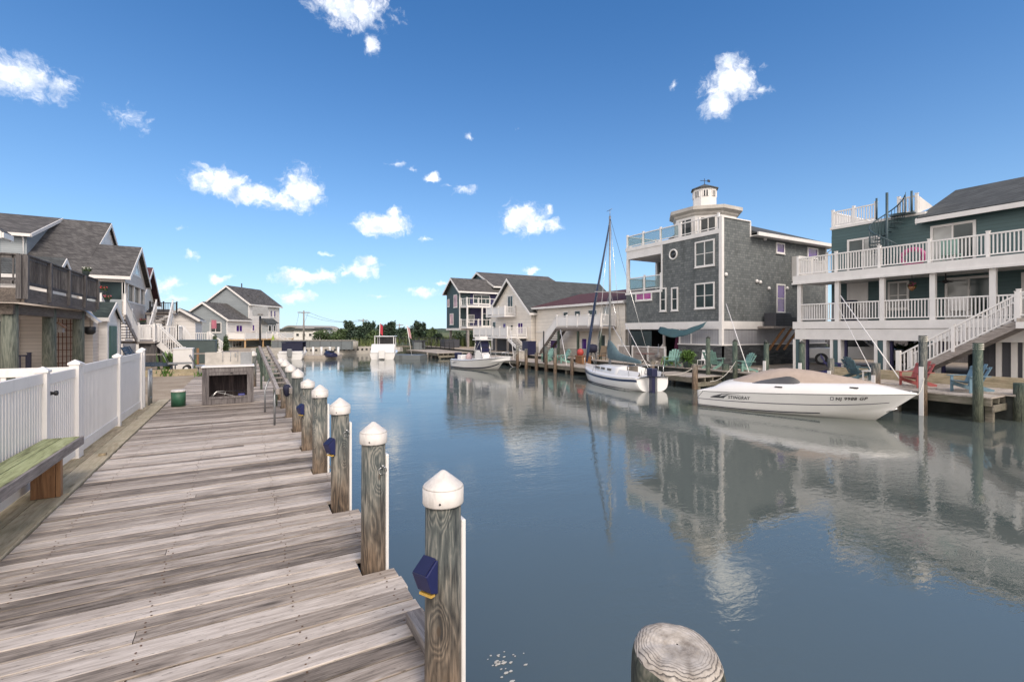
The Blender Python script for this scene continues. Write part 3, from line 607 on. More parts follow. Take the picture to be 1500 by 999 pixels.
# ---------------------------------------------------------------- house kit
def fbox(mb, face, c, u0, u1, z0, z1, d0, d1):
    if u0 > u1: u0, u1 = u1, u0
    if face == '-x': return mb.box(c-d1, c-d0, u0, u1, z0, z1)
    if face == '+x': return mb.box(c+d0, c+d1, u0, u1, z0, z1)
    if face == '-y': return mb.box(u0, u1, c-d1, c-d0, z0, z1)
class HB:
    def __init__(s, root, world=True): s.r = root; s.w = world
    def each(s, name, mat, boxes, par=None):
        for b in boxes: s.part(MB().box(*b), name, mat, par)
    def part(s, mb, name, mat, par=None, **k): return mb.build(name, mat, par or s.r, s.w, **k)
    def box(s, name, mat, *b, par=None, **k): return s.part(MB().box(*b), name, mat, par, **k)
    def prism(s, name, mat, pts, ax, a, b, par=None, **k): return s.part(MB().prism(pts, ax, a, b), name, mat, par, **k)
    def win(s, face, c, u0, u1, z0, z1, g=None, mull=(1, 1), fr=.09, trim=None, name='window', kids=True, d=.0):
        if u0 > u1: u0, u1 = u1, u0
        a = MB(); o = d
        fbox(a, face, c, u0, u0+fr, z0, z1, o, o+.055); fbox(a, face, c, u1-fr, u1, z0, z1, o, o+.055)
        fbox(a, face, c, u0+fr, u1-fr, z0, z0+fr, o, o+.055); fbox(a, face, c, u0+fr, u1-fr, z1-fr, z1, o, o+.055)
        fbox(a, face, c, u0-.03, u1+.03, z0-.05, z0-.002, o, o+.09)
        nx, nz = mull; iw = (u1-u0-2*fr); ih = (z1-z0-2*fr)
        for i in range(1, nx): u = u0+fr+iw*i/nx; fbox(a, face, c, u-.03, u+.03, z0+fr, z1-fr, o, o+.045)
        for i in range(1, nz): z = z0+fr+ih*i/nz; fbox(a, face, c, u0+fr, u1-fr, z-.02, z+.02, o, o+.038)
        f = s.part(a, name, trim or m_trim)
        s.part(fbox(MB(), face, c, u0+fr*.9, u1-fr*.9, z0+fr*.9, z1-fr*.9, o, o+.014), 'pane', g or m_glass, f)
        return f
    def door(s, face, c, u0, u1, z0, z1, mat, handle=True):
        if u0 > u1: u0, u1 = u1, u0
        a = MB(); fbox(a, face, c, u0-.1, u0, z0, z1+.1, 0, .06); fbox(a, face, c, u1, u1+.1, z0, z1+.1, 0, .06); fbox(a, face, c, u0, u1, z1, z1+.1, 0, .06)
        f = s.part(a, 'door', m_trim)
        b = fbox(MB(), face, c, u0, u1, z0, z1, 0, .03); um = (u0+u1)/2; w = (u1-u0)
        for uu in (u0+w*.12, um+w*.04):
            for q0, q1 in ((.08, .3), (.36, .62), (.68, .92)): fbox(b, face, c, uu, uu+w*.34, z0+(z1-z0)*q0, z0+(z1-z0)*q1, .031, .042)
        s.part(b, 'leaf', mat, f)
        if handle: s.part(fbox(MB(), face, c, u1-.12, u1-.07, z0+(z1-z0)*.45, z0+(z1-z0)*.5, .031, .09), 'handle', m_metal, f)
        return f
    def roof(s, ax, a, b, e0, r, e1, mat, th=.16, trim=True, name='roof'):
        pts = [e0, r, e1, (e1[0], e1[1]+th), (r[0], r[1]+th), (e0[0], e0[1]+th)]
        o = s.prism(name, mat, pts, ax, a, b)
        if trim:
            q = MB(); d = .16
            for t0, t1 in ((a-.05, a-.002), (b+.002, b+.05)):
                q.prism([(e0[0], e0[1]-d), (r[0], r[1]-d), (e1[0], e1[1]-d), (e1[0], e1[1]+th*.75), (r[0], r[1]+th*.75), (e0[0], e0[1]+th*.75)], ax, t0, t1)
            for e, sg in ((e0, 1 if e0[0] < r[0] else -1), (e1, 1 if e1[0] < r[0] else -1)):
                x0, x1 = sorted((e[0]-sg*.07, e[0]-sg*.003))
                if ax == 'x': q.box(a-.04, b+.04, x0, x1, e[1]-.12, e[1]+th*.6)
                else: q.box(x0, x1, a-.04, b+.04, e[1]-.12, e[1]+th*.6)
            s.part(q, 'fascia', m_trim, o)
        return o
    def rail(s, p, q, z, h=1.0, ps=1.9, bs=.13, mat=None, pw=.11, bw=.04, solid=False, name='railing', ends=True, glassy=None, ztop=None):
        p = Vector((*p[:2], z)); q = Vector((*q[:2], z if ztop is None else ztop)); d = q-p; Ln = d.length; dn = d/Ln; up = Vector((0, 0, 1))
        a = MB(); a.bar(p+up*h, q+up*h, .09, .06); a.bar(p+up*.12, q+up*.12, .06, .05)
        if solid: a.bar(p+up*(h*.5+.03), q+up*(h*.5+.03), .03, h-.2)
        elif bs and not glassy:
            n = max(2, int(Ln/bs))
            for i in range(n):
                c = p+d*((i+.5)/n); a.bar(c+up*.12, c+up*h, bw, bw, (dn.x, dn.y, .01))
        o = s.part(a, name, mat or m_vinyl)
        n = max(1, round(Ln/ps))
        for i in range(n+1):
            if not ends and i in (0, n): continue
            c = p+d*(i/n); b = MB().box(c.x-pw/2, c.x+pw/2, c.y-pw/2, c.y+pw/2, c.z-.04, c.z+h+.1)
            b.box(c.x-pw/2-.015, c.x+pw/2+.015, c.y-pw/2-.015, c.y+pw/2+.015, c.z+h+.101, c.z+h+.13)
            s.part(b, 'post', mat or m_vinyl, o)
        if glassy: s.part(MB().bar(p+up*(h*.5+.06), q+up*(h*.5+.06), .012, h-.2), 'glass_panel', glassy, o)
        return o
    def stairs(s, p, q, w, n, mat, str_mat=None, rails=True, rh=.95, side='x', rmat=None, open_=True, bs=.16):
        """flight from low p to high q; side: horizontal axis across the flight"""
        p, q = Vector(p), Vector(q); d = q-p; sd = Vector((1, 0, 0)) if side == 'x' else Vector((0, 1, 0))
        run = Vector((d.x, d.y, 0))
        a = MB()
        for i in range(n):
            c = p+d*((i+1)/n)-run*(.5/n); e = run/n*.55
            a.bar(c-e, c+e, w-.08, .05)
        o = s.part(a, 'staircase', mat)
        b = MB()
        for sg in (-1, 1):
            off = sd*(sg*(w/2)); b.bar(p+off+Vector((0, 0, -.05)), q+off+Vector((0, 0, -.14)), .05, .28)
        s.part(b, 'stringers', str_mat or mat, o)
        if rails:
            for sg in (-1, 1):
                off = sd*(sg*(w/2)); pp = p+off; qq = q+off
                s.rail(pp, qq, pp.z, rh, 2.2, bs, rmat, ztop=qq.z, name='stair_railing')
        return o
def gable_wall(h, name, mat, ax, a, b, w0, w1, zb, z0, r, zr, z1):
    return h.prism(name, mat, [(w0, zb), (w1, zb), (w1, z1), (r, zr), (w0, z0)], ax, a, b)
def flowerpot(x, y, z, label, fc=(.5, .05, .07), r=.16):
    t = thing('flower_pot', label, 'flower pot', (x, y, z)); MB().lathe([(r*.7, 0), (r, r*1.3), (r*1.05, r*1.35), (r*.9, r*1.35)], n=12).build('pot', m_ggreen, t)
    leaf(t, (0, 0, r*1.9), (r*1.5, r*1.5, r*.8), 90, r*.45, m_leaf, 'leaves'); leaf(t, (0, 0, r*2.3), (r*1.4, r*1.4, r*.6), 40, r*.35, paint('petals_%d' % int(x*10+y*7), fc, .6), 'flowers'); return t
def leafmat(name, c, v=.5):
    m, t, b = newmat(name); g = t.nodes.new('ShaderNodeNewGeometry').outputs['Random Per Island']
    t.links.new(ramp(t, g, [(.1, mul(c, 1-v)), (.9, mul(c, 1+v))]), b.inputs['Base Color']); b.inputs['Roughness'].default_value = .6
    return m
m_leaf = leafmat('leaf_green', (.05, .085, .028)); m_fern = leafmat('fern_green', (.085, .16, .03)); m_jun = leafmat('juniper_green', (.042, .072, .042), .6)
m_marsh = leafmat('reed_green', (.10, .13, .04), .6); m_bark = wood('bark', 'z', (.03, .025, .02), (.08, .065, .05), (.14, .12, .1), .9); m_jun2 = leafmat('bush_green', (.075, .115, .045), .55)
def leafcloud(clumps, n, size, rnd, stretch=1.0):
    mb = MB(); tot = sum(c[1][0]*c[1][1]*c[1][2] for c in clumps)
    for c, rd in clumps:
        k = max(6, int(n*rd[0]*rd[1]*rd[2]/tot))
        for _ in range(k):
            while True:
                p = Vector((rnd.uniform(-1, 1), rnd.uniform(-1, 1), rnd.uniform(-1, 1)))
                if .12 < p.length < 1: break
            p = p*(.75+.25*rnd.random()); q = Vector(c)+Vector((p.x*rd[0], p.y*rd[1], p.z*rd[2]))
            a = Vector((rnd.gauss(0, 1), rnd.gauss(0, 1), rnd.gauss(0, .7))).normalized(); b = a.cross(Vector((rnd.gauss(0, 1), rnd.gauss(0, 1), rnd.gauss(0, 1)))).normalized()
            s = size*rnd.uniform(.6, 1.3); a *= s*stretch; b *= s*.5
            mb.add([q-a, q+b*.9-a*.1, q+a, q-b*.9-a*.1], [(0, 1, 2, 3)])
    return mb
def leaf(parent, c, rd, n, size, mat, name, seed=1, stretch=1.0):
    return leafcloud([(c, rd)], n, size, random.Random(seed+n), stretch).build(name, mat, parent, fixn=False)
# ---------------------------------------------------------------- left bank houses
# house with the raised grey deck
t = thing('house', 'beige sided house behind the raised grey wooden deck, with a blue door', 'house', (-8, 27.4, 0)); h = HB(t)
h.prism('wall', m_beige, [(-20, -.1), (-5.75, -.1), (-5.75, 2.62), (-6.5, 3.5), (-20, 3.5)], 'y', 27.4, 33)
gable_wall(h, 'upper_wall', m_bluegrey, 'y', 27.3, 27.8, -18.4, -8.8, 3.5, 6.2, -13.4, 9.8, 6.2)
h.roof('y', 27.0, 27.9, (-18.8, 6.0), (-13.4, 9.95), (-8.5, 6.0), m_roof)
MB().bar((-5.5, 27.3, 2.46), (-6.6, 27.3, 3.56), .5, .12).build('eave_board', m_trim, t, True)
h.door('-y', 27.4, -9.05, -8.2, .35, 2.5, m_navyp); h.win('-y', 27.3, -9.5, -8.95, 5.0, 6.0, m_gviolet, (1, 2)); h.win('-y', 27.3, -10.6, -9.7, 3.9, 5.2, m_gpale, (2, 1))
mb = MB()
for k in range(9): mb.box(-7.25+k*.13-.015, -7.25+k*.13+.015, 27.3, 27.32, .3, 2.6)
for k in range(8): mb.box(-7.3, -6.15, 27.28, 27.299, .45+k*.28-.015, .45+k*.28+.015)
h.part(mb, 'trellis', paint('trellis_brown', (.16, .07, .05), .7))
h.rail((-9.6, 26.7), (-7.6, 26.7), .1, 1.0, 2, .17, m_navyp)
# deck
t = thing('raised_deck', 'raised old grey wooden deck on round posts at the left edge', 'deck', (-7, 23, 0)); h = HB(t)
zf = 3.34
h.box('floor_boards', m_olddecky, -11, -5.62, 19.3, 27.2, zf-.06, zf)
h.part(MB().box(-5.66, -5.58, 19.22, 27.2, zf-.40, zf+.02).box(-11, -5.67, 19.2, 19.28, zf-.40, zf+.02), 'rim_beam', m_olddecky)
h.part(MB().box(-6.2, -5.9, 19.5, 27.1, zf-.74, zf-.42), 'girder', m_olddecky)
def old_rail(p, q, bs):
    p = Vector((*p, zf)); q = Vector((*q, zf)); d = q-p; n = int(d.length/bs); dn = d.normalized(); a = MB()
    a.bar(p+Vector((0, 0, 1.0)), q+Vector((0, 0, 1.0)), .15, .04); a.bar(p+Vector((0, 0, .18)), q+Vector((0, 0, .18)), .05, .09); a.bar(p+Vector((0, 0, .93)), q+Vector((0, 0, .93)), .05, .09)
    for i in range(n):
        c = p+d*((i+.5)/n); a.bar(c+Vector((0, 0, .13)), c+Vector((0, 0, .98)), .05, .03, dn)
    o = h.part(a, 'railing', m_olddeck); k = max(1, round(d.length/2))
    for i in range(k+1):
        c = p+d*(i/k)+Vector((dn.y, -dn.x, 0))*.05; h.part(MB().box(c.x-.06, c.x+.06, c.y-.06, c.y+.06, zf-.3, zf+.98), 'post', m_olddeck, o)
old_rail((-5.6, 19.25), (-5.6, 27.2), .135); old_rail((-11, 19.25), (-5.68, 19.25), .27)
for x, y in ((-6.05, 19.75), (-6.05, 23.1), (-6.05, 26.6), (-9.5, 19.9)):
    h.part(MB().tube([(x, y, -.1), (x, y, zf-.42)], [.2, .185], 14), 'post', m_post)
flowerpot(-5.58, 25.55, zf+1.02, 'green planter of pale flowers on the raised deck railing', (.5, .5, .45), .13)
t = thing('birdhouse', 'small wooden birdhouse hanging under the raised deck', 'birdhouse', (-6.0, 23.9, 2.2))
MB().prism([(-.14, -.15), (.14, -.15), (.14, .08), (0, .2), (-.14, .08)], 'y', -.13, .13).build('body', m_boardz, t)
MB().bar((-.2, 0, .03), (.01, 0, .23), .34, .025).bar((.2, 0, .03), (-.01, 0, .23), .34, .025).tube([(0, 0, .22), (0, 0, .4)], .008, 6).build('roof', m_brownw, t)
t = thing('hanging_planter', 'dark round planter hanging at the deck corner post', 'planter', (-5.75, 26.95, 2.15)); MB().lathe([(.1, -.2), (.19, -.12), (.2, .12), (.17, .14)], n=12).build('pot', m_black, t); MB().tube([(0, 0, .12), (0, 0, .55)], .01, 5).build('hanger', m_black, t)
# garden shed
t = thing('garden_shed', 'small white garden shed with green doors and dark roof', 'shed', (-6.7, 29.7, 0)); h = HB(t)
gable_wall(h, 'wall', m_white_s, 'x', -8.2, -5.5, 28.4, 31, -.07, 2.72, 29.7, 3.35, 2.72)
h.roof('x', -8.3, -5.38, (28.2, 2.66), (29.7, 3.42), (31.2, 2.66), shingle('dark_green_shingles', (.03, .045, .04), (.06, .08, .07), (.02, .03, .03)), .09)
mdoor = paint('door_green', (.04, .12, .09), .5)
for a, b in ((29.02, 29.69), (29.71, 30.38)): h.box('door', mdoor, -5.499, -5.455, a, b, .1, 2.35)
h.each('corner_trim', m_trim, [(-5.499, -5.44, 28.4, 28.52, -.05, 2.7), (-5.499, -5.44, 30.88, 31.0, -.05, 2.7)])
# big house with sunroom
t = thing('house', 'large house with broad charcoal roof, shed dormer and corner sunroom', 'house', (-10, 46.4, 0)); h = HB(t)
gable_wall(h, 'wall', m_white_s, 'x', -24, -9.6, 42.5, 58.1, -.1, 5.95, 50.3, 10.8, 5.95)
gable_wall(h, 'porch_gable', m_beige, 'x', -9.6, -7.15, 42.3, 50.6, 5.5, 5.72, 46.45, 8.35, 5.72)
h.box('sunroom_wall', m_beige, -9.6, -7.2, 42.32, 50.5, 2.9, 4.28); h.box('lower_wall', m_white_s, -9.6, -7.3, 42.4, 50.4, -.1, 2.9)
h.box('side_siding', m_bluegrey, -9.58, -7.32, 42.24, 42.318, 3.0, 4.27)
h.box('sunroom_glass', m_gteal, -9.5, -7.34, 42.45, 50.3, 4.28, 5.5)
mb = MB()
for x in (-9.5, -8.9, -8.6, -7.22): mb.box(x-.07, x+.07, 42.3, 42.44, 4.282, 5.498)
for y in (42.4, 43.6, 46.0, 48.4, 50.4): mb.box(-7.33, -7.19, y-.1, y+.1, 4.281, 5.499)
mb.box(-9.6, -7.18, 42.28, 42.5, 4.18, 4.28).box(-7.34, -7.17, 42.5, 50.5, 4.18, 4.28); h.part(mb, 'sunroom_frame', m_trim)
h.roof('x', -24.2, -9.4, (42.1, 5.8), (50.3, 10.8), (58.5, 5.8), m_roof)
h.roof('x', -9.39, -6.85, (42.1, 5.8), (46.45, 8.45), (50.8, 5.8), m_roof)
h.prism('gable_trim', m_trim, [(44.9, 6.3), (48.0, 6.3), (46.45, 7.6)], 'x', -7.149, -7.11); h.prism('gable_pane', m_gpale, [(45.5, 6.45), (47.4, 6.45), (46.45, 7.25)], 'x', -7.109, -7.10)
h.prism('dormer', m_bluegrey, [(44.2, 7.0), (50.2, 10.6), (50.2, 10.72), (44.2, 8.55)], 'x', -20, -12.7)
h.prism('dormer_roof', m_roof, [(43.8, 8.48), (50.3, 10.86), (50.3, 11.0), (43.8, 8.64)], 'x', -20.2, -12.4)
h.part(MB().box(-20.2, -12.4, 43.72, 43.798, 8.42, 8.62).bar((-12.37, 43.78, 8.52), (-12.37, 50.3, 10.9), .06, .22).tube([(-12.85, 43.95, 8.45), (-12.85, 44.12, 8.2), (-12.85, 44.12, 7.1)], .05, 6), 'dormer_trim', m_trim)
h.part(MB().tube([(-16.5, 47.6, 9.7), (-16.5, 47.6, 10.75)], .07, 8), 'vent_pipe', m_trim)
gable_wall(h, 'entry_gable', m_white_s, 'x', -12, -9.4, 36.6, 39.4, 4.8, 5.3, 38, 6.25, 5.3); h.roof('x', -12.2, -9.2, (36.3, 5.15), (38, 6.35), (39.7, 5.15), m_roofg, .12)
h.box('entry_wall', m_white_s, -12, -9.7, 36.7, 42.4, -.1, 4.8)
mb = MB()
for y in (43.4, 45.0): mb.lathe([(.13, 0), (.16, .2), (.1, .3)], (-7.05, y+3, 3.2), 8)
# sunroom stairs and landing
h.stairs((-5.95, 35.6, 1.52), (-5.95, 32.2, 3.0), 1.0, 9, m_boardx, m_boardy)
h.box('landing', m_boardx, -6.6, -4.6, 35.61, 38.2, 1.36, 1.5); h.rail((-4.65, 35.7), (-4.65, 38.2), 1.5, .95, 1.2, .13); h.rail((-5.4, 35.66), (-4.65, 35.66), 1.5, .95, 1.2, .13); h.rail((-6.5, 38.15), (-4.7, 38.15), 1.5, .95, 1.8, .13)
h.each('landing_post', m_olddeck, [(-4.8, -4.65, 35.7, 35.85, -.07, 1.35), (-4.8, -4.65, 38, 38.15, -.07, 1.35), (-6.5, -6.35, 35.7, 35.85, -.07, 1.35)])
h.stairs((-3.3, 37.0, 0), (-4.55, 37.0, 1.45), 1.1, 7, m_boardy, m_vinyl, side='y')
# brown trimmed cream house behind
t = thing('house', 'beige house with steep brown trimmed gable beyond the sunroom', 'house', (-9, 56, 0)); h = HB(t)
gable_wall(h, 'wall', m_cream, 'x', -20, -7.9, 51.5, 60.5, -.1, 5.0, 56, 7.75, 5.0)
h.roof('x', -20, -7.4, (51.0, 4.75), (56, 7.95), (61.1, 4.75), m_roofm, .14)
h.win('+x', -7.9, 54.2, 55.2, 2.9, 4.3); h.win('+x', -7.9, 56.6, 57.6, 2.9, 4.3)
for y in (53.6, 58.3): h.part(MB().box(-7.89, -7.7, y-.09, y+.09, 4.2, 4.5), 'wall_lamp', m_black)
# white railed deck with steps
t = thing('stair_deck', 'white railed deck with two flights of steps beside the beige houses', 'deck', (-5.5, 43, 0)); h = HB(t)
h.box('floor', m_boardx, -6.4, -3.9, 40.6, 44.6, 1.3, 1.45); h.rail((-3.95, 40.65), (-3.95, 44.6), 1.45, .95, 1.3, .14); h.rail((-6.4, 40.65), (-4.0, 40.65), 1.45, .95, 1.2, .14)
h.each('post', m_trim, [(-4.1, -3.95, 40.7, 40.85, -.07, 1.29), (-4.1, -3.95, 44.4, 44.55, -.07, 1.29), (-6.3, -6.15, 40.7, 40.85, -.07, 1.29)])
h.box('lattice_skirt', m_olddeck, -6.3, -4.15, 40.9, 40.95, -.07, 1.28)
h.stairs((-5.6, 44.7, 1.45), (-5.6, 48.2, 3.6), 1.1, 10, m_boardx, m_vinyl, bs=.2); h.box('upper_floor', m_boardx, -6.9, -4.9, 48.25, 50, 3.45, 3.6)
h.rail((-6.8, 50), (-4.95, 50), 3.6, .9, 1.2, .12, m_black); h.each('upper_post', m_trim, [(-6.8, -6.6, 48.4, 48.6, -.07, 3.44), (-5.2, -5, 48.4, 48.6, -.07, 3.44)])
h.stairs((-3.0, 43.6, 0), (-3.85, 43.6, 1.4), 1.0, 6, m_boardy, m_vinyl, side='y')
flowerpot(-5.95, 40.62, 2.5, 'black pot of dark red flowers on the white railed deck', (.25, .03, .06)); flowerpot(-6.4, 32.3, 4.0, 'red geraniums in a pot on the sunroom stair railing', (.45, .04, .05)); flowerpot(-6.4, 33.2, 3.6, 'pink geraniums in a pot lower on the sunroom stair railing', (.5, .12, .15))
# small white cottage
t = thing('cottage', 'small white cottage with arched gable and white trim', 'cottage', (-5, 52, 0)); h = HB(t)
gable_wall(h, 'wall', m_white_s, 'y', 52, 60, -6.0, -3.75, -.1, 3.25, -4.9, 3.95, 3.25); h.roof('y', 51.6, 60.2, (-6.3, 3.1), (-4.9, 4.05), (-3.45, 3.1), m_roof, .12)
h.box('side_wall', m_white_s, -8.5, -6.01, 54, 60, -.1, 3.1); h.roof('x', -8.6, -5.9, (53.8, 3.05), (57, 4.1), (60.2, 3.05), m_roof, .12)
h.win('-y', 52, -5.2, -4.6, 1.5, 2.7, m_gpale, (1, 2))
h.box('porch', m_boardx, -6.5, -2.6, 49.2, 51.95, .9, 1.02); h.rail((-6.4, 49.25), (-2.65, 49.25), 1.02, .9, 1.8, .15); h.rail((-2.65, 49.3), (-2.65, 51.9), 1.02, .9, 1.8, .15)
h.stairs((-1.4, 50.4, 0), (-2.55, 50.4, 1.0), 1.1, 5, m_boardy, m_vinyl, side='y'); h.box('porch_skirt', m_dgrey, -6.3, -2.8, 49.4, 49.45, -.07, .88)
# two storey grey house at the bend
o = gt(333, 485, 62); t = thing('house', 'two storey grey saltbox house at the far left bend with long white deck', 'house', (o.x, o.y, 0), -R(34.8)); h = HB(t, False)
gable_wall(h, 'wing_wall', m_greywall, 'y', 0, 4.5, -6.4, 0, 1.0, 3.85, -3.25, 5.65, 3.72); gable_wall(h, 'wall', m_greywall, 'y', 4.4, 11.6, -8.7, -.004, 1.0, 4.45, -3.2, 8.2, 5.95)
h.box('side_siding', m_white_s, 0, .03, 0, 11.6, 1.0, 3.7); h.box('side_siding', m_white_s, 0, .028, 4.42, 11.6, 3.71, 5.9)
h.box('base_wall', m_bluegrey, -8.6, -.02, .05, 11.5, -.1, 1.0); h.each('corner_trim', m_trim, [(-.1, .045, -.045, .06, -.1, 3.7), (-.1, .045, 4.36, 4.46, 3.7, 5.9), (-.1, .045, 11.5, 11.65, -.1, 5.9)])
h.roof('y', -.3, 4.6, (-6.8, 3.6), (-3.25, 5.8), (.35, 3.5), m_roof, .13); h.roof('y', 4.15, 11.9, (-9.2, 4.1), (-3.2, 8.35), (.35, 5.75), m_roof, .13)
h.win('-y', 0, -5.9, -5.0, 1.9, 3.3, None, (1, 1)); h.win('-y', 0, -2.4, -.8, 1.9, 3.25, None, (2, 1))
for y0, y1, z0, z1, g in ((1.6, 2.9, 2.0, 2.9, m_gviolet), (5.0, 5.5, 2.1, 3.0, m_gviolet), (5.6, 6.1, 4.5, 5.4, m_glass), (6.9, 7.3, 4.5, 5.4, m_gviolet), (9.2, 9.7, 4.2, 5.2, m_gviolet), (10.1, 10.6, 4.2, 5.2, m_gviolet)): h.win('+x', .03, y0, y1, z0, z1, g, (2 if y1-y0 > 1 else 1, 1), .07)
h.prism('bay', m_bluegrey, [(.03, 7.2), (.75, 7.5), (.75, 9.6), (.03, 10)], 'z', 1.0, 3.2); h.prism('bay_roof', m_roofg, [(.03, 3.2), (1.0, 3.2), (.03, 3.95)], 'y', 7.0, 10.1)
h.win('+x', .75, 7.6, 8.4, 2.0, 3.0); h.win('+x', .75, 8.8, 9.4, 2.0, 3.0)
h.box('deck_floor', m_newwood, .05, 2.4, .1, 11.6, .88, 1.0); h.rail((2.35, .15), (2.35, 11.6), 1.0, .85, 2.2, .14, solid=True); h.rail((.1, .15), (2.3, .15), 1.0, .85, 2.2, .14, solid=True)
h.each('deck_post', m_newwood, [(2.2, 2.34, .2, .34, -.1, .87), (2.2, 2.34, 4, 4.14, -.1, .87), (2.2, 2.34, 8, 8.14, -.1, .87), (2.2, 2.34, 11.3, 11.44, -.1, .87)])
h.stairs((4.2, 6.6, -.1), (2.45, 6.6, .95), 1.1, 6, m_newwood, m_vinyl, side='y'); h.win('+x', -.02, 1.0, 2.8, .0, .8, None, (3, 1), .06)
h.part(MB().tube([(-3.6, 8, 8.0), (-3.6, 8, 9.1)], .08, 8), 'chimney_pipe', m_black)
for y in (6.2, 8.3, 9.6): h.part(MB().box(-1.5, -1.25, y-.15, y+.15, 6.9, 7.2), 'roof_vent', m_roof)
# ---------------------------------------------------------------- right bank houses
# grey shake house with the octagonal lookout
t = thing('house', 'tall grey shingled house with octagonal white lookout on its roof', 'house', (25, 18.78, 0)); h = HB(t)
X0, Y0, X1, Y1 = 25, 18.78, 36.4, 26.95
h.box('lower_wall', m_shake, X0, X1, Y0, Y1, 2.7, 4.97)
h.box('wall', m_shake, X0, X1, Y0, 23.5, 4.97, 8.2); h.box('wall', m_shake, 28.2, X1, 23.5, Y1, 4.97, 8.2)
h.box('balcony_header', m_trim, X0+.01, 28.2, 23.5, Y1-.01, 7.42, 8.2)
h.each('balcony_post', m_trim, [(X0, X0+.2, Y1-.2, Y1, 4.98, 7.41), (X0-.03, X0+.12, 23.4, 23.52, 4.9, 8.2), (28.0, 28.19, Y1-.2, Y1, 4.98, 7.41)])
h.rail((X0+.06, 23.6), (X0+.06, 26.7), 4.98, 1.0, 1.6, 0, glassy=m_gclear); h.rail((X0+.2, Y1-.1), (28, Y1-.1), 4.98, 1.0, 1.6, 0, glassy=m_gclear)
h.part(MB().box(X0-.04, X0-.002, 18.9, 27, 8.0, 8.26).box(X0-.05, X0-.003, 23.4, 27, 4.78, 4.95).box(X0-.045, X0-.002, 18.9, 27, 2.22, 2.7).box(X0, 36.5, Y0-.045, Y0-.002, 2.22, 2.7).box(X0-.05, X0+.16, Y0-.05, Y0-.001, .1, 9.0).box(X0-.05, X0-.001, Y0, Y0+.16, .1, 9.0).box(36.3, 36.44, Y0-.04, Y0-.001, 2.7, 8.2), 'band_trim', m_trim)
h.box('parapet', m_shake, X0+.01, 27.67, Y0+.003, Y0+.25, 8.2, 8.93); h.part(MB().box(X0-.06, 27.72, Y0-.06, Y0+.3, 8.931, 9.0).box(27.671, 27.76, Y0-.05, Y0+.3, 8.0, 8.93), 'parapet_cap', m_trim)
mb = MB(); e = [(27.8, 18.3, 8.22), (36.9, 18.3, 8.22), (36.9, 27.4, 8.22), (27.8, 27.4, 8.22), (28.0, 22.85, 10.15), (33.2, 22.85, 10.15)]
mb.add(e, [(0, 1, 5, 4), (1, 2, 5), (2, 3, 4, 5), (3, 0, 4), (3, 2, 1, 0)]); rf = h.part(mb, 'roof', m_roofg)
h.part(MB().box(27.75, 36.95, 18.22, 18.32, 8.02, 8.24).box(36.88, 36.97, 18.3, 27.4, 8.02, 8.24).box(27.76, 36.86, 18.33, 18.775, 8.03, 8.08).tube([(36.7, 18.35, 8.05), (36.45, 18.7, 7.7), (36.45, 18.7, .3)], .05, 6), 'gutter', m_trim, rf)
h.box('roof_deck', m_concrete, X0+.02, 29.5, Y0+.26, Y1-.02, 8.2, 8.27)
h.rail((X0+.07, 22.0), (X0+.07, 26.9), 8.27, .85, 1.65, 0, glassy=m_gclear)
h.rail((X0+.07, 19.05), (X0+.07, 21.9), 8.27, .85, 1.45, 0); mb = MB()
for k in range(24): mb.tube([(X0+.07, 19.1+k*.12, 8.38), (X0+.07, 19.1+k*.12, 9.1)], .009, 4, False)
h.part(mb, 'iron_balusters', m_black); h.rail((X0+.1, Y1-.06), (29.4, Y1-.06), 8.27, .85, 1.6, 0, glassy=m_gclear)
CX_, CY_ = 27.75, 22.2
def octa(r, z): return [(CX_+r*math.cos(R(22.5+45*k)), CY_+r*math.sin(R(22.5+45*k)), z) for k in range(8)]
lk = h.part(MB().loft([octa(2.05, 8.28), octa(2.05, 9.85)], True, False, True), 'lookout', m_trim)
h.part(MB().loft([octa(2.06, 9.66), octa(2.16, 9.76), octa(2.18, 9.86), octa(2.44, 10.0), octa(2.44, 10.22), octa(.9, 10.5), octa(.85, 10.51)], True, False, True), 'cornice', paint('weathered_trim', (.50, .47, .43), .7, .2, 3, dirt=.3), lk)
h.part(MB().loft([octa(.78, 10.48), octa(.78, 11.8)], True, False, True), 'cupola', m_trim, lk)
h.part(MB().loft([octa(.92, 11.78), octa(.92, 11.84), octa(.06, 12.2), octa(.05, 12.22)], True, False, True), 'cupola_roof', m_roofg, lk)
h.part(MB().tube([(CX_, CY_, 12.15), (CX_, CY_, 12.6)], .02, 6).tube([(CX_-.3, CY_+.1, 12.45), (CX_+.35, CY_-.1, 12.45)], .018, 6).box(CX_+.2, CX_+.42, CY_-.12, CY_-.08, 12.38, 12.54), 'weathervane', m_black, lk)
def octface(k, r, u0, u1, z0, z1, name, mat, frame=True, par=lk):
    am = R(45*k); ap = r*math.cos(R(22.5)); n = Vector((math.cos(am), math.sin(am), 0)); tn = Vector((-n.y, n.x, 0)); c = Vector((CX_, CY_, 0))+n*ap
    def bx(a0, a1, b0, b1, d0, d1, mb):
        P = [c+tn*a+n*d+Vector((0, 0, z)) for z in (b0, b1) for a, d in ((a0, d0), (a1, d0), (a1, d1), (a0, d1))]
        mb.add(P, [(3,2,1,0),(4,5,6,7),(0,1,5,4),(1,2,6,5),(2,3,7,6),(3,0,4,7)])
    a = MB(); f = .06
    bx(u0-f, u0, z0, z1, .002, .05, a); bx(u1, u1+f, z0, z1, .002, .05, a); bx(u0-f, u1+f, z1, z1+f, .002, .05, a); bx((u0+u1)/2-.03, (u0+u1)/2+.03, z0, z1, .002, .045, a)
    fr = h.part(a, name, m_trim, par); b = MB(); bx(u0, u1, z0, z1, .002, .02, b); h.part(b, 'pane', mat, fr)
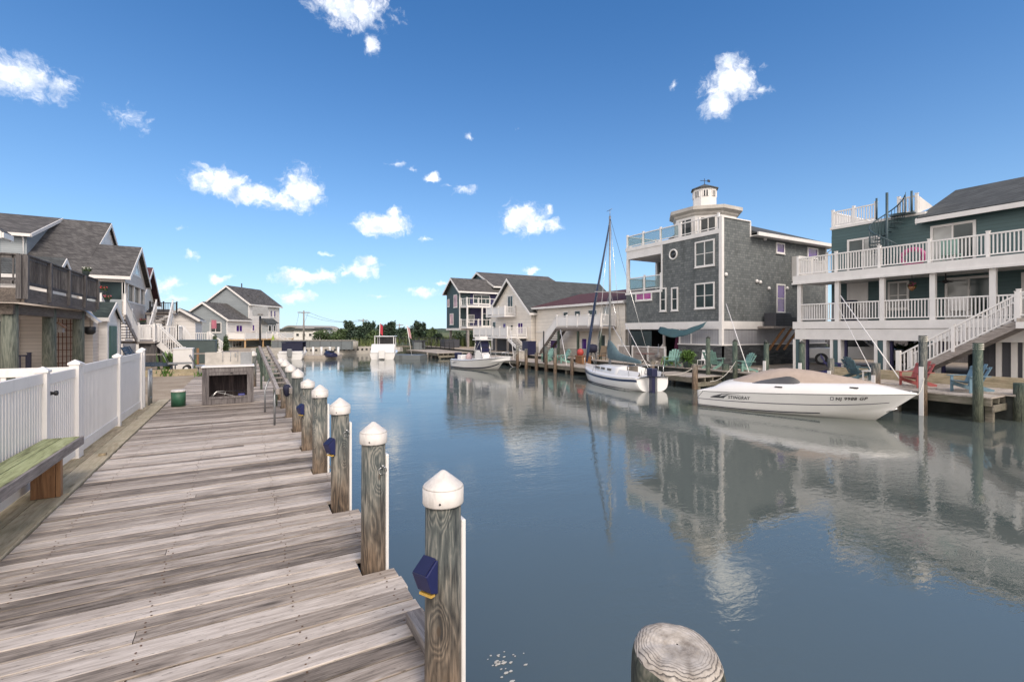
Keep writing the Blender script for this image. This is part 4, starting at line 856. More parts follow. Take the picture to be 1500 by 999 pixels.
for k in (3, 4, 5, 6, 7): octface(k, 2.05, -.42 if k % 2 else -.5, .42 if k % 2 else .5, 8.35, 9.5, 'lookout_window', m_glass)
for k in range(2, 9): octface(k % 8, .78, -.13, .13, 11.22, 11.62, 'cupola_window', m_glass)
h.win('-x', X0, 19.25, 20.7, 6.1, 7.72, m_gteal, (2, 2)); h.win('-x', X0, 19.25, 20.7, 3.5, 5.1, m_gteal, (2, 2))
h.win('-x', X0, 22.05, 22.62, 3.45, 5.0, m_gteal, (1, 2)); h.win('-x', X0, 23.05, 23.62, 3.45, 5.05, m_gteal, (1, 2)); h.win('-x', X0, 24.35, 25.95, 4.28, 4.88, glass('magenta_glass', (.35, .05, .25)), (2, 1))
mb = MB().tube([(X0-.03, 22.45+.31*math.cos(k*math.pi/12), 7.2+.31*math.sin(k*math.pi/12)) for k in range(25)], .055, 8, False); o = h.part(mb, 'round_window', m_trim)
h.part(MB().lathe([(.005, .01), (.29, .01), (.29, .02), (.005, .02)], n=20).xf((X0-.002, 22.45, 7.2), ry=R(-90)), 'pane', m_glass, o)
h.win('-y', Y0, 30.4, 31.35, 7.2, 7.9, m_gviolet, (1, 1)); h.win('-y', Y0, 34.0, 35.3, 7.15, 7.9, m_gviolet, (1, 1)); h.win('-y', Y0, 30.45, 31.4, 3.3, 5.2, m_gviolet, (1, 2))
w = h.part(MB().box(32.2, 33.1, Y0-.5, Y0-.002, 5.45, 7.1), 'box_window', m_trim); h.part(MB().box(32.3, 33.0, Y0-.53, Y0-.501, 5.6, 6.95), 'pane', m_gpale, w)
mb = MB()
for x, z in ((25.35, 5.5), (28.35, 5.25), (28.7, 5.2), (29.6, 4.85), (31.6, 4.95), (29.2, 8.0)): mb.merge(MB().lathe([(.12, 0), (.12, .08), (.04, .14)], n=10).xf((x, Y0-.001, z), rx=R(90)))
h.part(mb, 'vent_cap', m_trim)
h.part(MB().box(X0+.02, X0+.2, Y0+.02, 22.0, 1.3, 2.22).box(X0+.2, 36.3, Y0+.02, Y0+.2, 1.3, 2.22), 'beadboard', m_bead)
h.part(MB().box(X0-.06, X0+.2, Y0-.05, 22.0, -.1, 1.22).box(X0+.21, 36.35, Y0-.05, Y0+.2, -.1, 1.22), 'stone_base', m_stone)
h.part(MB().box(X0-.09, X0+.21, Y0-.08, 22.05, 1.221, 1.3).box(X0+.211, 36.36, Y0-.08, Y0+.21, 1.221, 1.299).box(X0-.02, X0+.019, 21.0, 21.06, 1.31, 2.21).box(X0-.02, X0+.019, 21.9, 22.0, 1.31, 2.21), 'base_trim', m_trim)
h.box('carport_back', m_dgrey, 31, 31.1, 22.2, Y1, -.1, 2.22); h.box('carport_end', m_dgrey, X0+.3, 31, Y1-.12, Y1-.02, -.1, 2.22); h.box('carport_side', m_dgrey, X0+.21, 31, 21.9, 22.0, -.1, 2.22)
for y in (23.4, 26.8): h.part(MB().tube([(X0+.15, y, -.1), (X0+.15, y, 2.22)], .1, 10), 'post', m_boardz)
h.part(MB().box(X0-.02, X0+.0, 24.4, 26.6, 1.0, 2.1), 'screen', m_gteal)
pf = h.part(MB().box(28.4, 31.9, Y0-1.1, Y0-.06, 2.28, 2.4), 'platform', m_boardx)
h.part(MB().bar((29.6, Y0-1.05, 2.3), (28.7, Y0-.6, .9), .08, .12).bar((30.4, Y0-1.05, 2.3), (29.5, Y0-.6, .9), .08, .12).bar((31.2, Y0-1.05, 2.3), (30.3, Y0-.6, .9), .08, .12), 'bracket', m_brownw, pf)
for i, (x, w_) in enumerate(((28.9, .85), (29.8, .8), (30.65, .5))):
    tt = thing('air_conditioner', ('left dark blue air conditioner on the wall platform of the shingled house', 'middle dark blue air conditioner on the same wall platform', 'small dark air conditioner at the right end of the wall platform')[i], 'air conditioner', (x, Y0-.55, 2.4), group='air conditioners on the platform')
    hh = .85 if i < 2 else .6
    MB().box(0, w_, -.38, .38, .005, hh).build('casing', m_dgrey, tt, bevel=.02)
    mb = MB()
    for k in range(8): mb.box(.05, w_-.05, -.40, -.381, .08+k*hh/9, .11+k*hh/9)
    mb.build('grille', m_black, tt)
# tarp
mb = MB(); n = 14; rings = []
for i in range(n+1):
    u = i/n; y = 23.2-u*3.7; x = X0-.45-.25*math.sin(u*3.1); sag = .42*math.sin(u*math.pi)*(1-.35*math.sin(u*6.3)); r = []
    for k in range(7):
        v = k/6; r.append((x-.25*v+.05*math.sin(u*14+v*2), y, 2.38+.28*(u > .5)*(u-.5)*2-sag*.55*(1-v)-v*(.28+.42*math.sin(u*math.pi)**.7)+.03*math.sin(u*19+v*4)))
    rings.append(r)
t = thing('tarp', 'blue green tarp hung like an awning under the shingled house', 'tarp', (24.5, 21, 2.2)); tp = mb.loft(rings).build('cloth', paint('tarp_blue', (.045, .10, .115), .7), t, True)
so_ = tp.modifiers.new('s', 'SOLIDIFY'); so_.thickness = .02

# teal house
t = thing('house', 'teal clapboard house with two long white railed decks at the right edge', 'house', (29, 8, 0)); h = HB(t)
h.box('wall', m_teal, 29, 37, -4, 14.67, 2.47, 7.45); h.box('upper_wall', m_teal, 29.002, 33.5, 10.2, 14.66, 7.45, 7.8)
gable_wall(h, 'gable_wall', m_teal, 'y', -3.5, 10.3, 29.1, 36.9, 7.45, 7.6, 33, 9.3, 7.6)
h.roof('y', -5, 10.55, (28.45, 7.42), (33, 9.42), (37.6, 7.42), m_roofg)
h.part(MB().box(28.94, 33.6, 10.4, 14.72, 7.8, 7.93), 'parapet_trim', m_trim)
h.rail((29.02, 12.5), (29.02, 14.6), 7.93, .85, 1.05, .12); h.rail((29.02, 10.75), (29.02, 11.5), 7.93, .85, .8, .12); h.rail((29.05, 14.62), (33.4, 14.62), 7.93, .85, 2, .12); h.rail((33.45, 10.9), (33.45, 14.6), 7.93, .85, 2, .12)
h.prism('side_screen', m_trim, [(29.05, 7.94), (30.6, 8.42), (29.05, 8.75)], 'y', 10.66, 10.7)
h.box('upper_deck', m_trim, 26.2, 28.998, -4, 15.15, 4.72, 4.8); h.box('upper_deck_boards', m_dockr, 26.3, 28.998, -4, 15.1, 4.801, 5.07)
h.part(MB().box(26.15, 26.29, -4, 15.2, 4.7, 5.09).box(26.3, 29, 15.101, 15.2, 4.7, 5.09).box(26.1, 26.149, -4, 15.24, 4.62, 4.72), 'upper_fascia', m_trim)
h.rail((26.36, -4), (26.36, 15.02), 5.08, .95, 1.94, .12); h.rail((26.4, 15.05), (28.9, 15.05), 5.08, .95, 1.3, .12)
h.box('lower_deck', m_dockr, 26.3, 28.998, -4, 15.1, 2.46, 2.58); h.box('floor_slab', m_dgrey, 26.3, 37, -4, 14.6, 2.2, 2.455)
h.part(MB().box(26.14, 26.29, -4, 15.2, 2.22, 2.6).box(26.3, 29, 15.101, 15.2, 2.22, 2.6).box(26.18, 26.4, -4, 15.1, 1.66, 2.198).box(26.41, 37, 14.9, 15.08, 1.66, 2.198), 'lower_fascia', m_trim)
py_ = [14.95, 13.06, 11.1, 9.2, 7.27, 5.33, 3.4]
for a, b in zip(py_[:-1], py_[1:]): h.rail((26.4, b+.1), (26.4, a-.1), 2.6, .92, 9, .12, ends=False)
h.rail((26.5, 15.05), (28.9, 15.05), 2.6, .92, 9, .12, ends=False)
for y in py_: h.box('deck_column', m_trim, 26.31, 26.5, y-.1, y+.1, 2.6, 4.7)
for i, y in enumerate(py_[:4]):
    c = h.box('pile_column', m_tealp, 26.25, 26.55, y-.1, y+.14, -.08, 1.658)
    h.part(MB().box(26.2, 26.54, y+.141, y+.27, -.08, 1.658).box(26.2, 26.54, y-.23, y-.101, -.08, 1.658), 'trim_board', m_trim, c)
    h.part(MB().box(26.541, 26.7, y-.33, y-.235, -.08, 1.75), 'inner_post', m_navyw, c)
for x, y in ((31.5, 13.4), (31.5, 9.4), (35.5, 13.4), (35.5, 9.4)): h.box('post', m_dgrey, x-.15, x+.15, y-.15, y+.15, -.08, 2.19)
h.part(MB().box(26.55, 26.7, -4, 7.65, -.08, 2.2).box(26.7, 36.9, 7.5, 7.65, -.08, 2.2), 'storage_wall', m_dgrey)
h.part(MB().box(26.48, 26.549, 7.05, 7.22, .25, 2.15).box(26.48, 26.549, 6.6, 6.78, .25, 2.15).box(26.5, 26.549, 6.4, 6.46, -.05, 2.15), 'white_stripe', m_trim); h.part(MB().box(26.52, 26.549, 5.98, 6.08, .75, 1.05), 'outlet_box', m_trim)
def slider(y0, y1, z0, z1, g1, g2):
    f = h.win('-x', 29, y0, y1, z0, z1, g1, (2, 1), .1, name='sliding_door')
    h.part(MB().box(28.978, 28.984, y0+.13, (y0+y1)/2-.05, z0+.12, z1-.12), 'pane', g2, f)
slider(8.55, 10.2, 5.09, 7.15, m_gpale, m_gteal); slider(12.3, 13.85, 5.09, 7.1, m_gteal, m_gpale); slider(7.95, 9.65, 2.6, 4.6, m_gpale, m_gteal); slider(5.4, 7.1, 2.6, 4.6, m_gteal, m_gpale); slider(4.6, 6.2, 5.09, 7.15, m_gteal, m_gpale)
h.door('-x', 29, 12.95, 13.75, 2.62, 4.6, m_trim); h.win('-x', 29, 11.05, 11.95, 3.2, 4.62, m_gpale, (2, 2))
# spiral stair
sp_ = thing('spiral_stair', 'dark green spiral staircase rising to the rooftop deck', 'spiral staircase', (28.15, 11.65, 5.08)); hh = HB(sp_, False); m_sp = paint('spiral_green', (.05, .085, .10), .45)
hh.part(MB().tube([(0, 0, 0), (0, 0, 3.95)], .06, 10), 'centre_pole', m_sp)
mb = MB(); hr = []; bl = MB()
for k in range(15):
    a = R(250-k*22); z = .19*(k+1); r = .72; a2 = a-R(24)
    mb.prism([(.05*math.cos(a), .05*math.sin(a)), (r*math.cos(a), r*math.sin(a)), (r*math.cos(a2), r*math.sin(a2)), (.05*math.cos(a2), .05*math.sin(a2))], 'z', z-.03, z)
    hr.append((r*math.cos(a), r*math.sin(a), z+.9)); bl.tube([(r*math.cos(a), r*math.sin(a), z), hr[-1]], .016, 5); am = a-R(11); bl.tube([(r*math.cos(am), r*math.sin(am), z), (r*math.cos(am), r*math.sin(am), z+1.0)], .012, 5)
hh.part(mb, 'treads', m_sp); hh.part(MB().tube(hr, .03, 6), 'handrail', m_sp); hh.part(bl, 'balusters', m_sp); hh.part(MB().box(.45, .87, -.9, .1, 2.82, 2.88).tube([(.7, .75, 2.85), (.7, .75, 3.95)], .05, 8).tube([(.7, -.75, 2.85), (.7, -.75, 3.95)], .05, 8), 'top_landing', m_sp)
# front staircase of the teal house
t = thing('staircase', 'white railed outdoor staircase climbing to the lower deck of the teal house', 'staircase', (25.5, 8, 0)); h = HB(t)
h.stairs((25.6, 9.9, .1), (25.6, 6.25, 2.5), 1.15, 12, m_boardx, m_boardy, rh=.95, bs=.15)
h.box('landing', m_dockr, 24.95, 26.13, 3.5, 6.24, 2.44, 2.58); h.part(MB().box(24.93, 26.13, 3.5, 6.26, 2.2, 2.438), 'landing_fascia', m_trim); h.rail((25.02, 3.5), (25.02, 6.2), 2.58, .95, 1.3, .13)
h.each('newel_post', m_vinyl, [(24.95, 25.1, 9.85, 10.0, -.08, 1.25), (26.1, 26.25, 9.85, 10.0, -.08, 1.25)])
# cream A frame house
t = thing('house', 'cream A frame house with steep slate roof and two white balconies', 'house', (25, 44.8, 0)); h = HB(t)
gable_wall(h, 'wall', m_cream, 'x', 25, 37, 40.5, 49.3, -.1, 4.05, 44.85, 7.45, 4.05); h.roof('x', 24.6, 37.4, (40.1, 3.8), (44.85, 7.6), (49.7, 3.8), m_roofg, .14)
h.box('upper_balcony', m_trim, 23.6, 24.99, 43.5, 47.8, 3.6, 3.78); h.rail((23.66, 43.55), (23.66, 47.75), 3.78, .85, 1.4, .1, solid=True); h.rail((23.7, 43.53), (24.9, 43.53), 3.78, .85, 1.3, .1)
h.box('lower_balcony', m_trim, 22.6, 24.99, 41.2, 49, 1.35, 1.55); h.rail((22.66, 41.2), (22.66, 49), 1.55, .9, 1.5, .1, solid=True); h.rail((22.7, 41.22), (24.9, 41.22), 1.55, .9, 1.1, .12)
for y in (41.4, 43.9, 46.4, 48.8): h.box('post', m_boardz, 22.75, 22.92, y-.08, y+.08, -.1, 1.34)
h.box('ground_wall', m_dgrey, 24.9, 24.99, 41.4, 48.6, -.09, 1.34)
h.win('-x', 25, 44.1, 45.3, 4.0, 5.9, m_gteal, (2, 1), name='balcony_door'); h.win('-x', 25, 42.0, 43.1, 1.8, 3.0, m_gviolet, (2, 1)); h.win('-x', 25, 45.6, 46.4, 1.8, 3.0, m_gviolet, (1, 1)); h.win('-x', 25, 48.0, 48.9, 1.6, 3.2, m_gteal, (1, 1)); h.part(MB().box(24.93, 24.99, 44.2, 44.5, 2.2, 2.7), 'lantern', m_black)
h.stairs((23.2, 38.2, 0), (23.2, 41.1, 1.45), 1.0, 8, m_trim, m_trim, rails=False)
d_ = h.prism('dormer', m_cream, [(41.6, 4.2), (44, 4.9), (44, 6.0), (41.6, 5.2)], 'x', 30.6, 33.0)
h.prism('dormer_roof', m_roofg, [(30.3, 5.1), (31.8, 6.1), (33.3, 5.1), (33.3, 5.22), (31.8, 6.24), (30.3, 5.22)], 'y', 41.3, 44.3, d_); h.prism('dormer_gable', m_trim, [(30.7, 5.15), (32.9, 5.15), (31.8, 6.0)], 'y', 41.52, 41.58, d_)
d_ = h.prism('dormer', m_cream, [(40.7, 3.9), (43, 4.2), (43, 5.0), (40.7, 4.4)], 'x', 32.2, 34.4); h.prism('dormer_roof', m_roofg, [(31.9, 4.4), (33.3, 5.1), (34.7, 4.4), (34.7, 4.52), (33.3, 5.24), (31.9, 4.52)], 'y', 40.5, 43.3, d_); h.prism('dormer_gable', m_trim, [(32.3, 4.42), (34.3, 4.42), (33.3, 5.02)], 'y', 40.62, 40.68, d_)
# long low cream house with maroon roof
t = thing('house', 'long cream house with maroon roof, raised white balcony and dark stair', 'house', (25.5, 34, 0)); h = HB(t)
h.box('wall', m_cream, 25.5, 35, 27.6, 40.4, -.1, 4.35); h.roof('y', 27.4, 40.6, (25.1, 4.35), (31, 5.85), (36.5, 4.35), m_roofm, .12)
h.box('balcony', m_boardx, 23.9, 25.49, 28.6, 34.6, 2.3, 2.46); h.rail((23.95, 28.65), (23.95, 34.5), 2.47, .9, 1.5, .11, solid=True); h.rail((24.0, 28.63), (25.4, 28.63), 2.47, .9, 1.4, .12)
h.part(MB().box(23.88, 23.95, 28.6, 34.6, 2.1, 2.299), 'balcony_beam', m_olddecky)
for y in (28.8, 31.6, 34.4): h.box('post', m_pileg, 23.97, 24.13, y-.08, y+.08, -.1, 2.29)
h.stairs((24.5, 37.4, 0), (24.5, 34.65, 2.4), 1.0, 12, m_olddecky, m_olddecky, rails=False); h.rail((24.0, 37.4), (24.0, 34.6), .1, .95, 2.8, .12, solid=True, ztop=2.45, name='stair_railing')
for a, b, z0, z1, g in ((34.9, 35.7, 2.95, 3.85, m_gteal), (33.1, 34.0, 3.0, 3.9, m_gteal), (30.9, 32.1, 3.0, 3.9, m_gteal), (29.4, 30.2, 2.5, 4.1, m_gpale), (36.6, 37.8, .4, 1.3, m_gviolet), (32.2, 33.0, .5, 1.5, m_gviolet)): h.win('-x', 25.5, a, b, z0, z1, g, (1, 1), .07)
h.door('-x', 25.5, 29.9, 30.7, 0, 1.75, m_gteal, False); h.part(MB().box(25.4, 25.499, 27.6, 40.4, -.1, .55), 'block_base', m_block)
h.part(MB().box(25.44, 25.499, 36.2, 40.3, 1.98, 2.06), 'belt_trim', m_trim)
# dark teal house on stilts, far right
t = thing('house', 'dark teal house on stilts with purple balconies, farthest on the right bank', 'house', (26, 62, 0)); h = HB(t)
gable_wall(h, 'wall', m_navys, 'x', 26, 34, 60.8, 65.6, 2.35, 7.6, 63.2, 9.35, 7.6); h.roof('x', 25.6, 33.5, (60.2, 7.45), (63.2, 9.5), (66.2, 7.45), m_roof)
gable_wall(h, 'rear_wing', m_navys, 'x', 31.5, 44, 61.0, 72, 2.35, 8.6, 66.5, 10.9, 8.6); h.roof('x', 31.2, 44.4, (60.6, 8.4), (66.5, 11.0), (72.4, 8.4), m_roof)
h.each('corner_trim', m_trim, [(25.95, 34.1, 60.72, 60.799, 2.2, 2.55), (25.92, 25.999, 60.72, 65.7, 2.2, 2.5), (25.93, 26.06, 60.73, 60.86, 2.5, 7.6)])
for y0, y1, z0, z1 in ((64.5, 65.2, 5.6, 6.7), (61.6, 62.9, 5.4, 7.2), (63.0, 64.3, 3.0, 4.6)): h.win('-x', 26, y0, y1, z0, z1, m_gpink, (1, 1), .08)
for z, nm in ((2.45, 'lower_balcony'), (5.3, 'upper_balcony')):
    f = h.box(nm, m_trim, 26.1, 33, 58.6, 60.7, z, z+.25); h.rail((26.15, 58.66), (33, 58.66), z+.25, .95, 1.7, .6); h.rail((26.13, 58.7), (26.13, 60.65), z+.25, .95, 1.7, .6)
for x in (26.2, 28.4, 30.6, 32.9): h.box('balcony_post', m_trim, x-.09, x+.09, 58.62, 58.8, 2.7, 5.3)
h.box('back_wall', m_navyw, 27.6, 32.9, 60.76, 60.798, 2.7, 7.4)
h.win('-y', 60.76, 29.4, 30.9, 2.75, 4.6, m_gteal, (2, 1)); h.win('-y', 60.76, 27.2, 28.2, 3.3, 4.4, m_gpale, (1, 1)); h.win('-y', 60.76, 28, 30.6, 5.9, 7.2, m_gteal, (2, 1)); h.win('-y', 61.0, 33.2, 34.4, 5.6, 7, m_gteal, (1, 1), d=.02)
for x in (26.4, 29, 31.6, 34): h.box('stilt', m_boardz, x-.14, x+.14, 58.8, 59.1, -.1, 2.44); h.box('stilt', m_boardz, x-.14, x+.14, 64.9, 65.2, -.1, 2.34)
h.stairs((31.2, 58.9, 5.55), (33.4, 58.9, 8.7), 1.0, 12, m_trim, m_trim, side='y', bs=0, rails=False)
h.part(MB().box(33.0, 33.2, 58.4, 58.6, 2.5, 9.3).box(34.2, 34.4, 58.4, 58.6, 2.5, 9.3).box(33.0, 37, 58.4, 58.6, 9.0, 9.3), 'stair_frame', m_trim)
# ---------------------------------------------------------------- boats
def interp(tab, s):
    n = len(tab)-1; f = max(0, min(n-1e-6, s*n)); i = int(f); u = f-i
    p0, p1, p2, p3 = tab[max(0, i-1)], tab[i], tab[i+1], tab[min(n, i+2)]
    return .5*((2*p1)+(-p0+p2)*u+(2*p0-5*p1+4*p2-p3)*u*u+(-p0+3*p1-3*p2+p3)*u**3)
class Hull:
    """hull with sheer, chine and keel curves, bow along +x, z=0 at the waterline"""
    def __init__(s, Lh, sy, sz, cy, cz, kz, rake=.12, kv=-.15): s.kv = kv; s.L, s.sy, s.sz, s.cy, s.cz, s.kz, s.rake = Lh, sy, sz, cy, cz, kz, rake
    def xk(s, q, v): return s.L*q-(1-v)*s.rake*s.L*max(0, (q-.5)*2)**2
    def side(s, q, v, sg=-1, off=0, flare=.06):
        y0, z0 = interp(s.cy, q), interp(s.cz, q); y1, z1 = interp(s.sy, q), interp(s.sz, q)
        y = y0+(y1-y0)*(v**.85)+0*flare; z = z0+(z1-z0)*v
        return (s.xk(q, v), sg*(max(0, y)+off), z)
    def shell(s, n=26, m=6):
        rings = []
        for i in range(n+1):
            q = i/n; r = []
            for k in range(m+1): r.append(s.side(q, 1-k/m, -1))
            r.append((s.xk(q, s.kv), 0, interp(s.kz, q)))
            for k in range(m+1): r.append(s.side(q, k/m, 1))
            rings.append(r)
        mb = MB().loft(rings); o = 0; k = len(rings[0]); mb.f.append(list(range(k)))
        return mb
    def ribbon(s, v0, v1, q0=0, q1=1, off=.008, n=40, sgs=(-1, 1)):
        mb = MB()
        for sg in sgs:
            mb.loft([[s.side(q0+(q1-q0)*i/n, v0(q0+(q1-q0)*i/n) if callable(v0) else v0, sg, off), s.side(q0+(q1-q0)*i/n, v1(q0+(q1-q0)*i/n) if callable(v1) else v1, sg, off)] for i in range(n+1)])
        return mb
    def text(s, body, q0, v0, size, sg=-1, sx=1.0, shear=0, off=.012):
        cu = bpy.data.curves.new('t', 'FONT'); cu.body = body; cu.size = size; cu.shear = shear; cu.space_character = 1.15;
        ob = bpy.data.objects.new('t', cu); COL.objects.link(ob); dg = bpy.context.evaluated_depsgraph_get(); me = bpy.data.meshes.new_from_object(ob.evaluated_get(dg))
        bpy.data.objects.remove(ob); mb = MB(); vs = []
        for v in me.vertices:
            q = q0+v.co.x*sx/s.L; hgt = interp(s.sz, q)-interp(s.cz, q); vs.append(s.side(q, v0+v.co.y/hgt, sg, off))
        fs = [list(p.vertices) for p in me.polygons]; mb.add(vs, fs)
        for ds, do in ((.0011, .004), (.0006, .008)): mb.add([s.side(q0+v.co.x*sx/s.L+ds, v0+v.co.y/(interp(s.sz, q0+v.co.x*sx/s.L)-interp(s.cz, q0+v.co.x*sx/s.L))+ds*6, sg, off+do) for v in me.vertices], fs)
        return mb
m_grey = paint('stripe_grey', (.07, .075, .085), .3); m_tan = paint('tan_canvas', (.43, .345, .285), .85, .12, 3, bumpy=.15); m_boot = paint('boot_stripe', (.015, .018, .045), .3)
m_smoke = glass('smoked_glass', (.10, .10, .10), .25); m_blue_s = paint('hull_stripe_blue', (.03, .05, .11), .3); m_sailc = paint('sail_cover', (.10, .155, .175), .8, .2, 3, bumpy=.2)

# speedboat
B = Hull(6.75, [1.02, 1.13, 1.17, 1.12, .98, .68, .03], [.62, .66, .72, .78, .84, .89, .93], [.93, .98, .94, .80, .55, .22, 0], [.06, .05, .06, .09, .15, .27, .44], [-.3, -.3, -.3, -.29, -.27, -.2, .0], .085, -.9)
t = thing('speedboat', 'white speedboat with tan canvas cover moored at the right dock', 'speedboat', (16.2, 12.86, WZ), math.atan2(-6.3, 2.15)); t.scale = (.955, .97, 1)
hb = B.shell(90, 8).build('hull', m_gel, t)
B.ribbon(.965, .995, .03, .995).build('rub_rail', m_grey, hb); B.ribbon(.44, .475, .0, .93).build('hull_stripe', m_navyp, hb); B.ribbon(lambda q: .0, lambda q: .05, 0, .62, .006).build('boot_stripe', m_boot, hb)
B.ribbon(lambda q: .5+.46*min(1, max(0, q/.035)), lambda q: .54+.46*min(1, max(0, q/.035)), 0, .035, .009, 8).build('stern_stripe', m_grey, hb)
rings = []
nk = 30
for i in range(nk+1):
    q = i/nk; k = interp([.42, .95, 1.0, .98, .9, .74, .10], q); y = max(0, interp(B.sy, q)); z = interp(B.sz, q); xs = .62*max(0, 1-q*9)
    half = [(0, 0, 0), (.01, .10, .2), (.05, .20, .5), (.16, .30, .85), (.38, .36, 1), (.7, .40, 1), (1, .42, 1)]
    L_ = [(B.L*q+xs*c, -y*(1-a), z+b*k) for a, b, c in half]
    rings.append(L_+[(p[0], -p[1], p[2]) for p in L_[-2::-1]])
mb = MB().loft(rings); mb.f.append(list(range(len(rings[0])))); mb.build('deck', m_gel, t)
rings = []
for i in range(25):
    u = i/24; x = .85+5.05*u; q = x/B.L; y = interp(B.sy, q)-.20-.12*u; z = interp(B.sz, q)+.27*interp([.95, 1, .98, .9, .7], q); hh = interp([.04, .26, .44, .52, .44, .31, .18, .03], u); r = []
    for k in range(13):
        a = -1+2*k/12; w = .018*mnoise.noise((x*3, a*3, 2)); r.append((x+.0*a, a*max(.05, y), z-.03+hh*(1-abs(a)**2.4)*(1+.0*a)+w+.05*(1-abs(a))))
    rings.append(r)
cv = MB().loft(rings, caps=True).build('canvas_cover', m_tan, t)
mb = MB()
for sg in (-1, 1):
    A = []
    for i in range(15):
        u = i/14; x = 1.75+1.75*u; q = x/B.L; y = interp(B.sy, q)-.20; z = interp(B.sz, q)+.27; hh = .03+.34*u**.75*(1-max(0, (u-.7)/.3)**2*.92); A.append([(x, sg*(y+.012), z), (x+.05, sg*(y-.09), z+hh*.6), (x+.12, sg*(y-.19), z+hh)])
    mb.loft(A)
mb.build('windshield', m_smoke, t)
mb = MB()
for x in (2.95, 5.15):
    for sg in (-1, 1): q = x/B.L; mb.box(x-.12, x+.12, sg*(interp(B.sy, q)-.055)-.02, sg*(interp(B.sy, q)-.055)+.02, interp(B.sz, q)+.20, interp(B.sz, q)+.235)
mb.build('vents', m_black, t)
B.text('NJ 9988 GP', .69, .70, .14, sx=1.15, off=.02).build('registration', m_black, hb); MB().loft([[B.side(.668+.001*i, .70, -1, .014), B.side(.668+.001*i, .86, -1, .014)] for i in (0, 14)]).build('permit_sticker', m_navyp, hb)
MB().loft([[B.side(.6705+.001*i, .725, -1, .018), B.side(.6705+.001*i, .835, -1, .018)] for i in (0, 9)]).build('permit_centre', m_gel, hb)
B.text('STINGRAY', .178, .60, .165, sx=.9, shear=.25).build('name_lettering', m_grey, hb)
mb = MB()
for k, (a, w) in enumerate(((.075, .05), (.115, .04))):
    mb.loft([[B.side(a+u*.075, .60+.27*u**.7, -1, .011), B.side(a+w*(1-u)+u*.075, .60+.27*u**.7, -1, .011)] for u in [i/10 for i in range(11)]])
mb.loft([[B.side(.14+u*.10, .83+.05*math.sin(u*3), -1, .011), B.side(.14+u*.10, .87+.05*math.sin(u*3)-u*.03, -1, .011)] for u in [i/10 for i in range(11)]])
mb.build('swoosh_mark', m_grey, hb)
MB().tube([(6.55, -.05, .99), (6.62, 0, 1.02), (6.55, .05, .99)], .02, 6).build('bow_cleat', m_chrome, t)
MB().tube([(5.95, .0, .3), (6.24, 0, .44)], .02, 6).build('bow_eye', m_chrome, t)

# sailboat
B = Hull(7.5, [.86, 1.14, 1.24, 1.22, 1.05, .66, .02], [.66, .61, .60, .62, .66, .73, .82], [.62, .95, 1.05, 1.02, .82, .42, 0], [.02, .02, .02, .02, .02, .05, .2], [-.2, -.3, -.35, -.35, -.3, -.15, .12], .11)
t = thing('sailboat', 'white sailboat with bare mast and grey blue sail cover at the dock', 'sailboat', (17.15, 16.6, WZ), math.atan2(7.1, 1.6))
rings = []
for i in range(31):
    q = i/30; y = max(0, interp(B.sy, q)); z1 = interp(B.sz, q); bz = interp([-.02, -.28, -.35, -.35, -.3, -.2, .05], q); ky = q; r = []
    for k in range(17):
        a = -math.pi/2+math.pi*k/16; cc = math.sin(a); yy = math.copysign(abs(cc)**.55, cc)*y; dz = abs(math.cos(a))**.75
        z = z1+(bz-z1)*dz; r.append((B.L*q-.11*B.L*max(0, (q-.5)*2)**2*(dz**1.0)*.9-.14*(1-dz)*max(0, 1-q*6)*-1, yy, z))
    rings.append(r)
mb = MB().loft(rings); mb.f.append(list(range(17))); hb = mb.build('hull', m_gel, t)
SR = rings
def srib(z0, z1, off, q0=0, q1=30):
    mb = MB()
    for sg in (0, 1):
        rr_ = []
        for i in range(q0, q1+1):
            r = SR[i]; r = r[:9] if sg == 0 else r[::-1][:9]; zt = r[0][2]
            def at(z):
                z = min(z, zt-.001)
                for k in range(8):
                    if r[k+1][2] <= z: f = (r[k][2]-z)/max(1e-6, r[k][2]-r[k+1][2]); return tuple(r[k][j]+(r[k+1][j]-r[k][j])*f for j in range(3))
                return r[8]
            a, b = at(z0(zt)), at(z1(zt)); o = off*(1 if r[0][1] > 0 else -1); rr_.append([(a[0], a[1]+o, a[2]), (b[0], b[1]+o, b[2])])
        mb.loft(rr_)
    return mb
srib(lambda z: z-.2, lambda z: z-.09, .01, 0, 30).build('hull_stripe', m_blue_s, hb); srib(lambda z: -.1, lambda z: .075, .01, 1, 29).build('boot_stripe', m_boot, hb)
rings = []
for i in range(31):
    q = i/30; y = max(0, interp(B.sy, q))*.97; z = interp(B.sz, q); rings.append([(B.L*q, -y, z-.01), (B.L*q, -y*.9, z+.05), (B.L*q, 0, z+.09), (B.L*q, y*.9, z+.05), (B.L*q, y, z-.01)])
MB().loft(rings).build('deck', m_gel, t)
def cab(x, k):
    y = (.78-.06*max(0, x-3))*k; z = .66; return [(x, -y, z), (x, -y*.93, z+.30*k), (x, -y*.5, z+.38*k), (x, 0, z+.41*k), (x, y*.5, z+.38*k), (x, y*.93, z+.30*k), (x, y, z)]
MB().loft([cab(1.95, 1.05), cab(2.4, 1.05), cab(3.6, 1.0), cab(4.9, .85), cab(5.8, .5), cab(6.2, .2)], False, True, True).build('cabin', m_gel, t)
MB().box(1.90, 1.945, -.3, .3, .72, 1.1).build('companionway', paint('hatch_brown', (.14, .12, .10), .4), t)
mb = MB()
for x in (3.0, 3.8, 4.6): mb.loft([[(x-.22, sg_*(.785-.05*max(0, x-3)), .80), (x-.22, sg_*(.755-.05*max(0, x-3)), .91)] for sg_ in (1,)]+[[(x+.22, .77-.05*max(0, x-3), .80), (x+.22, .74-.05*max(0, x-3), .91)]])
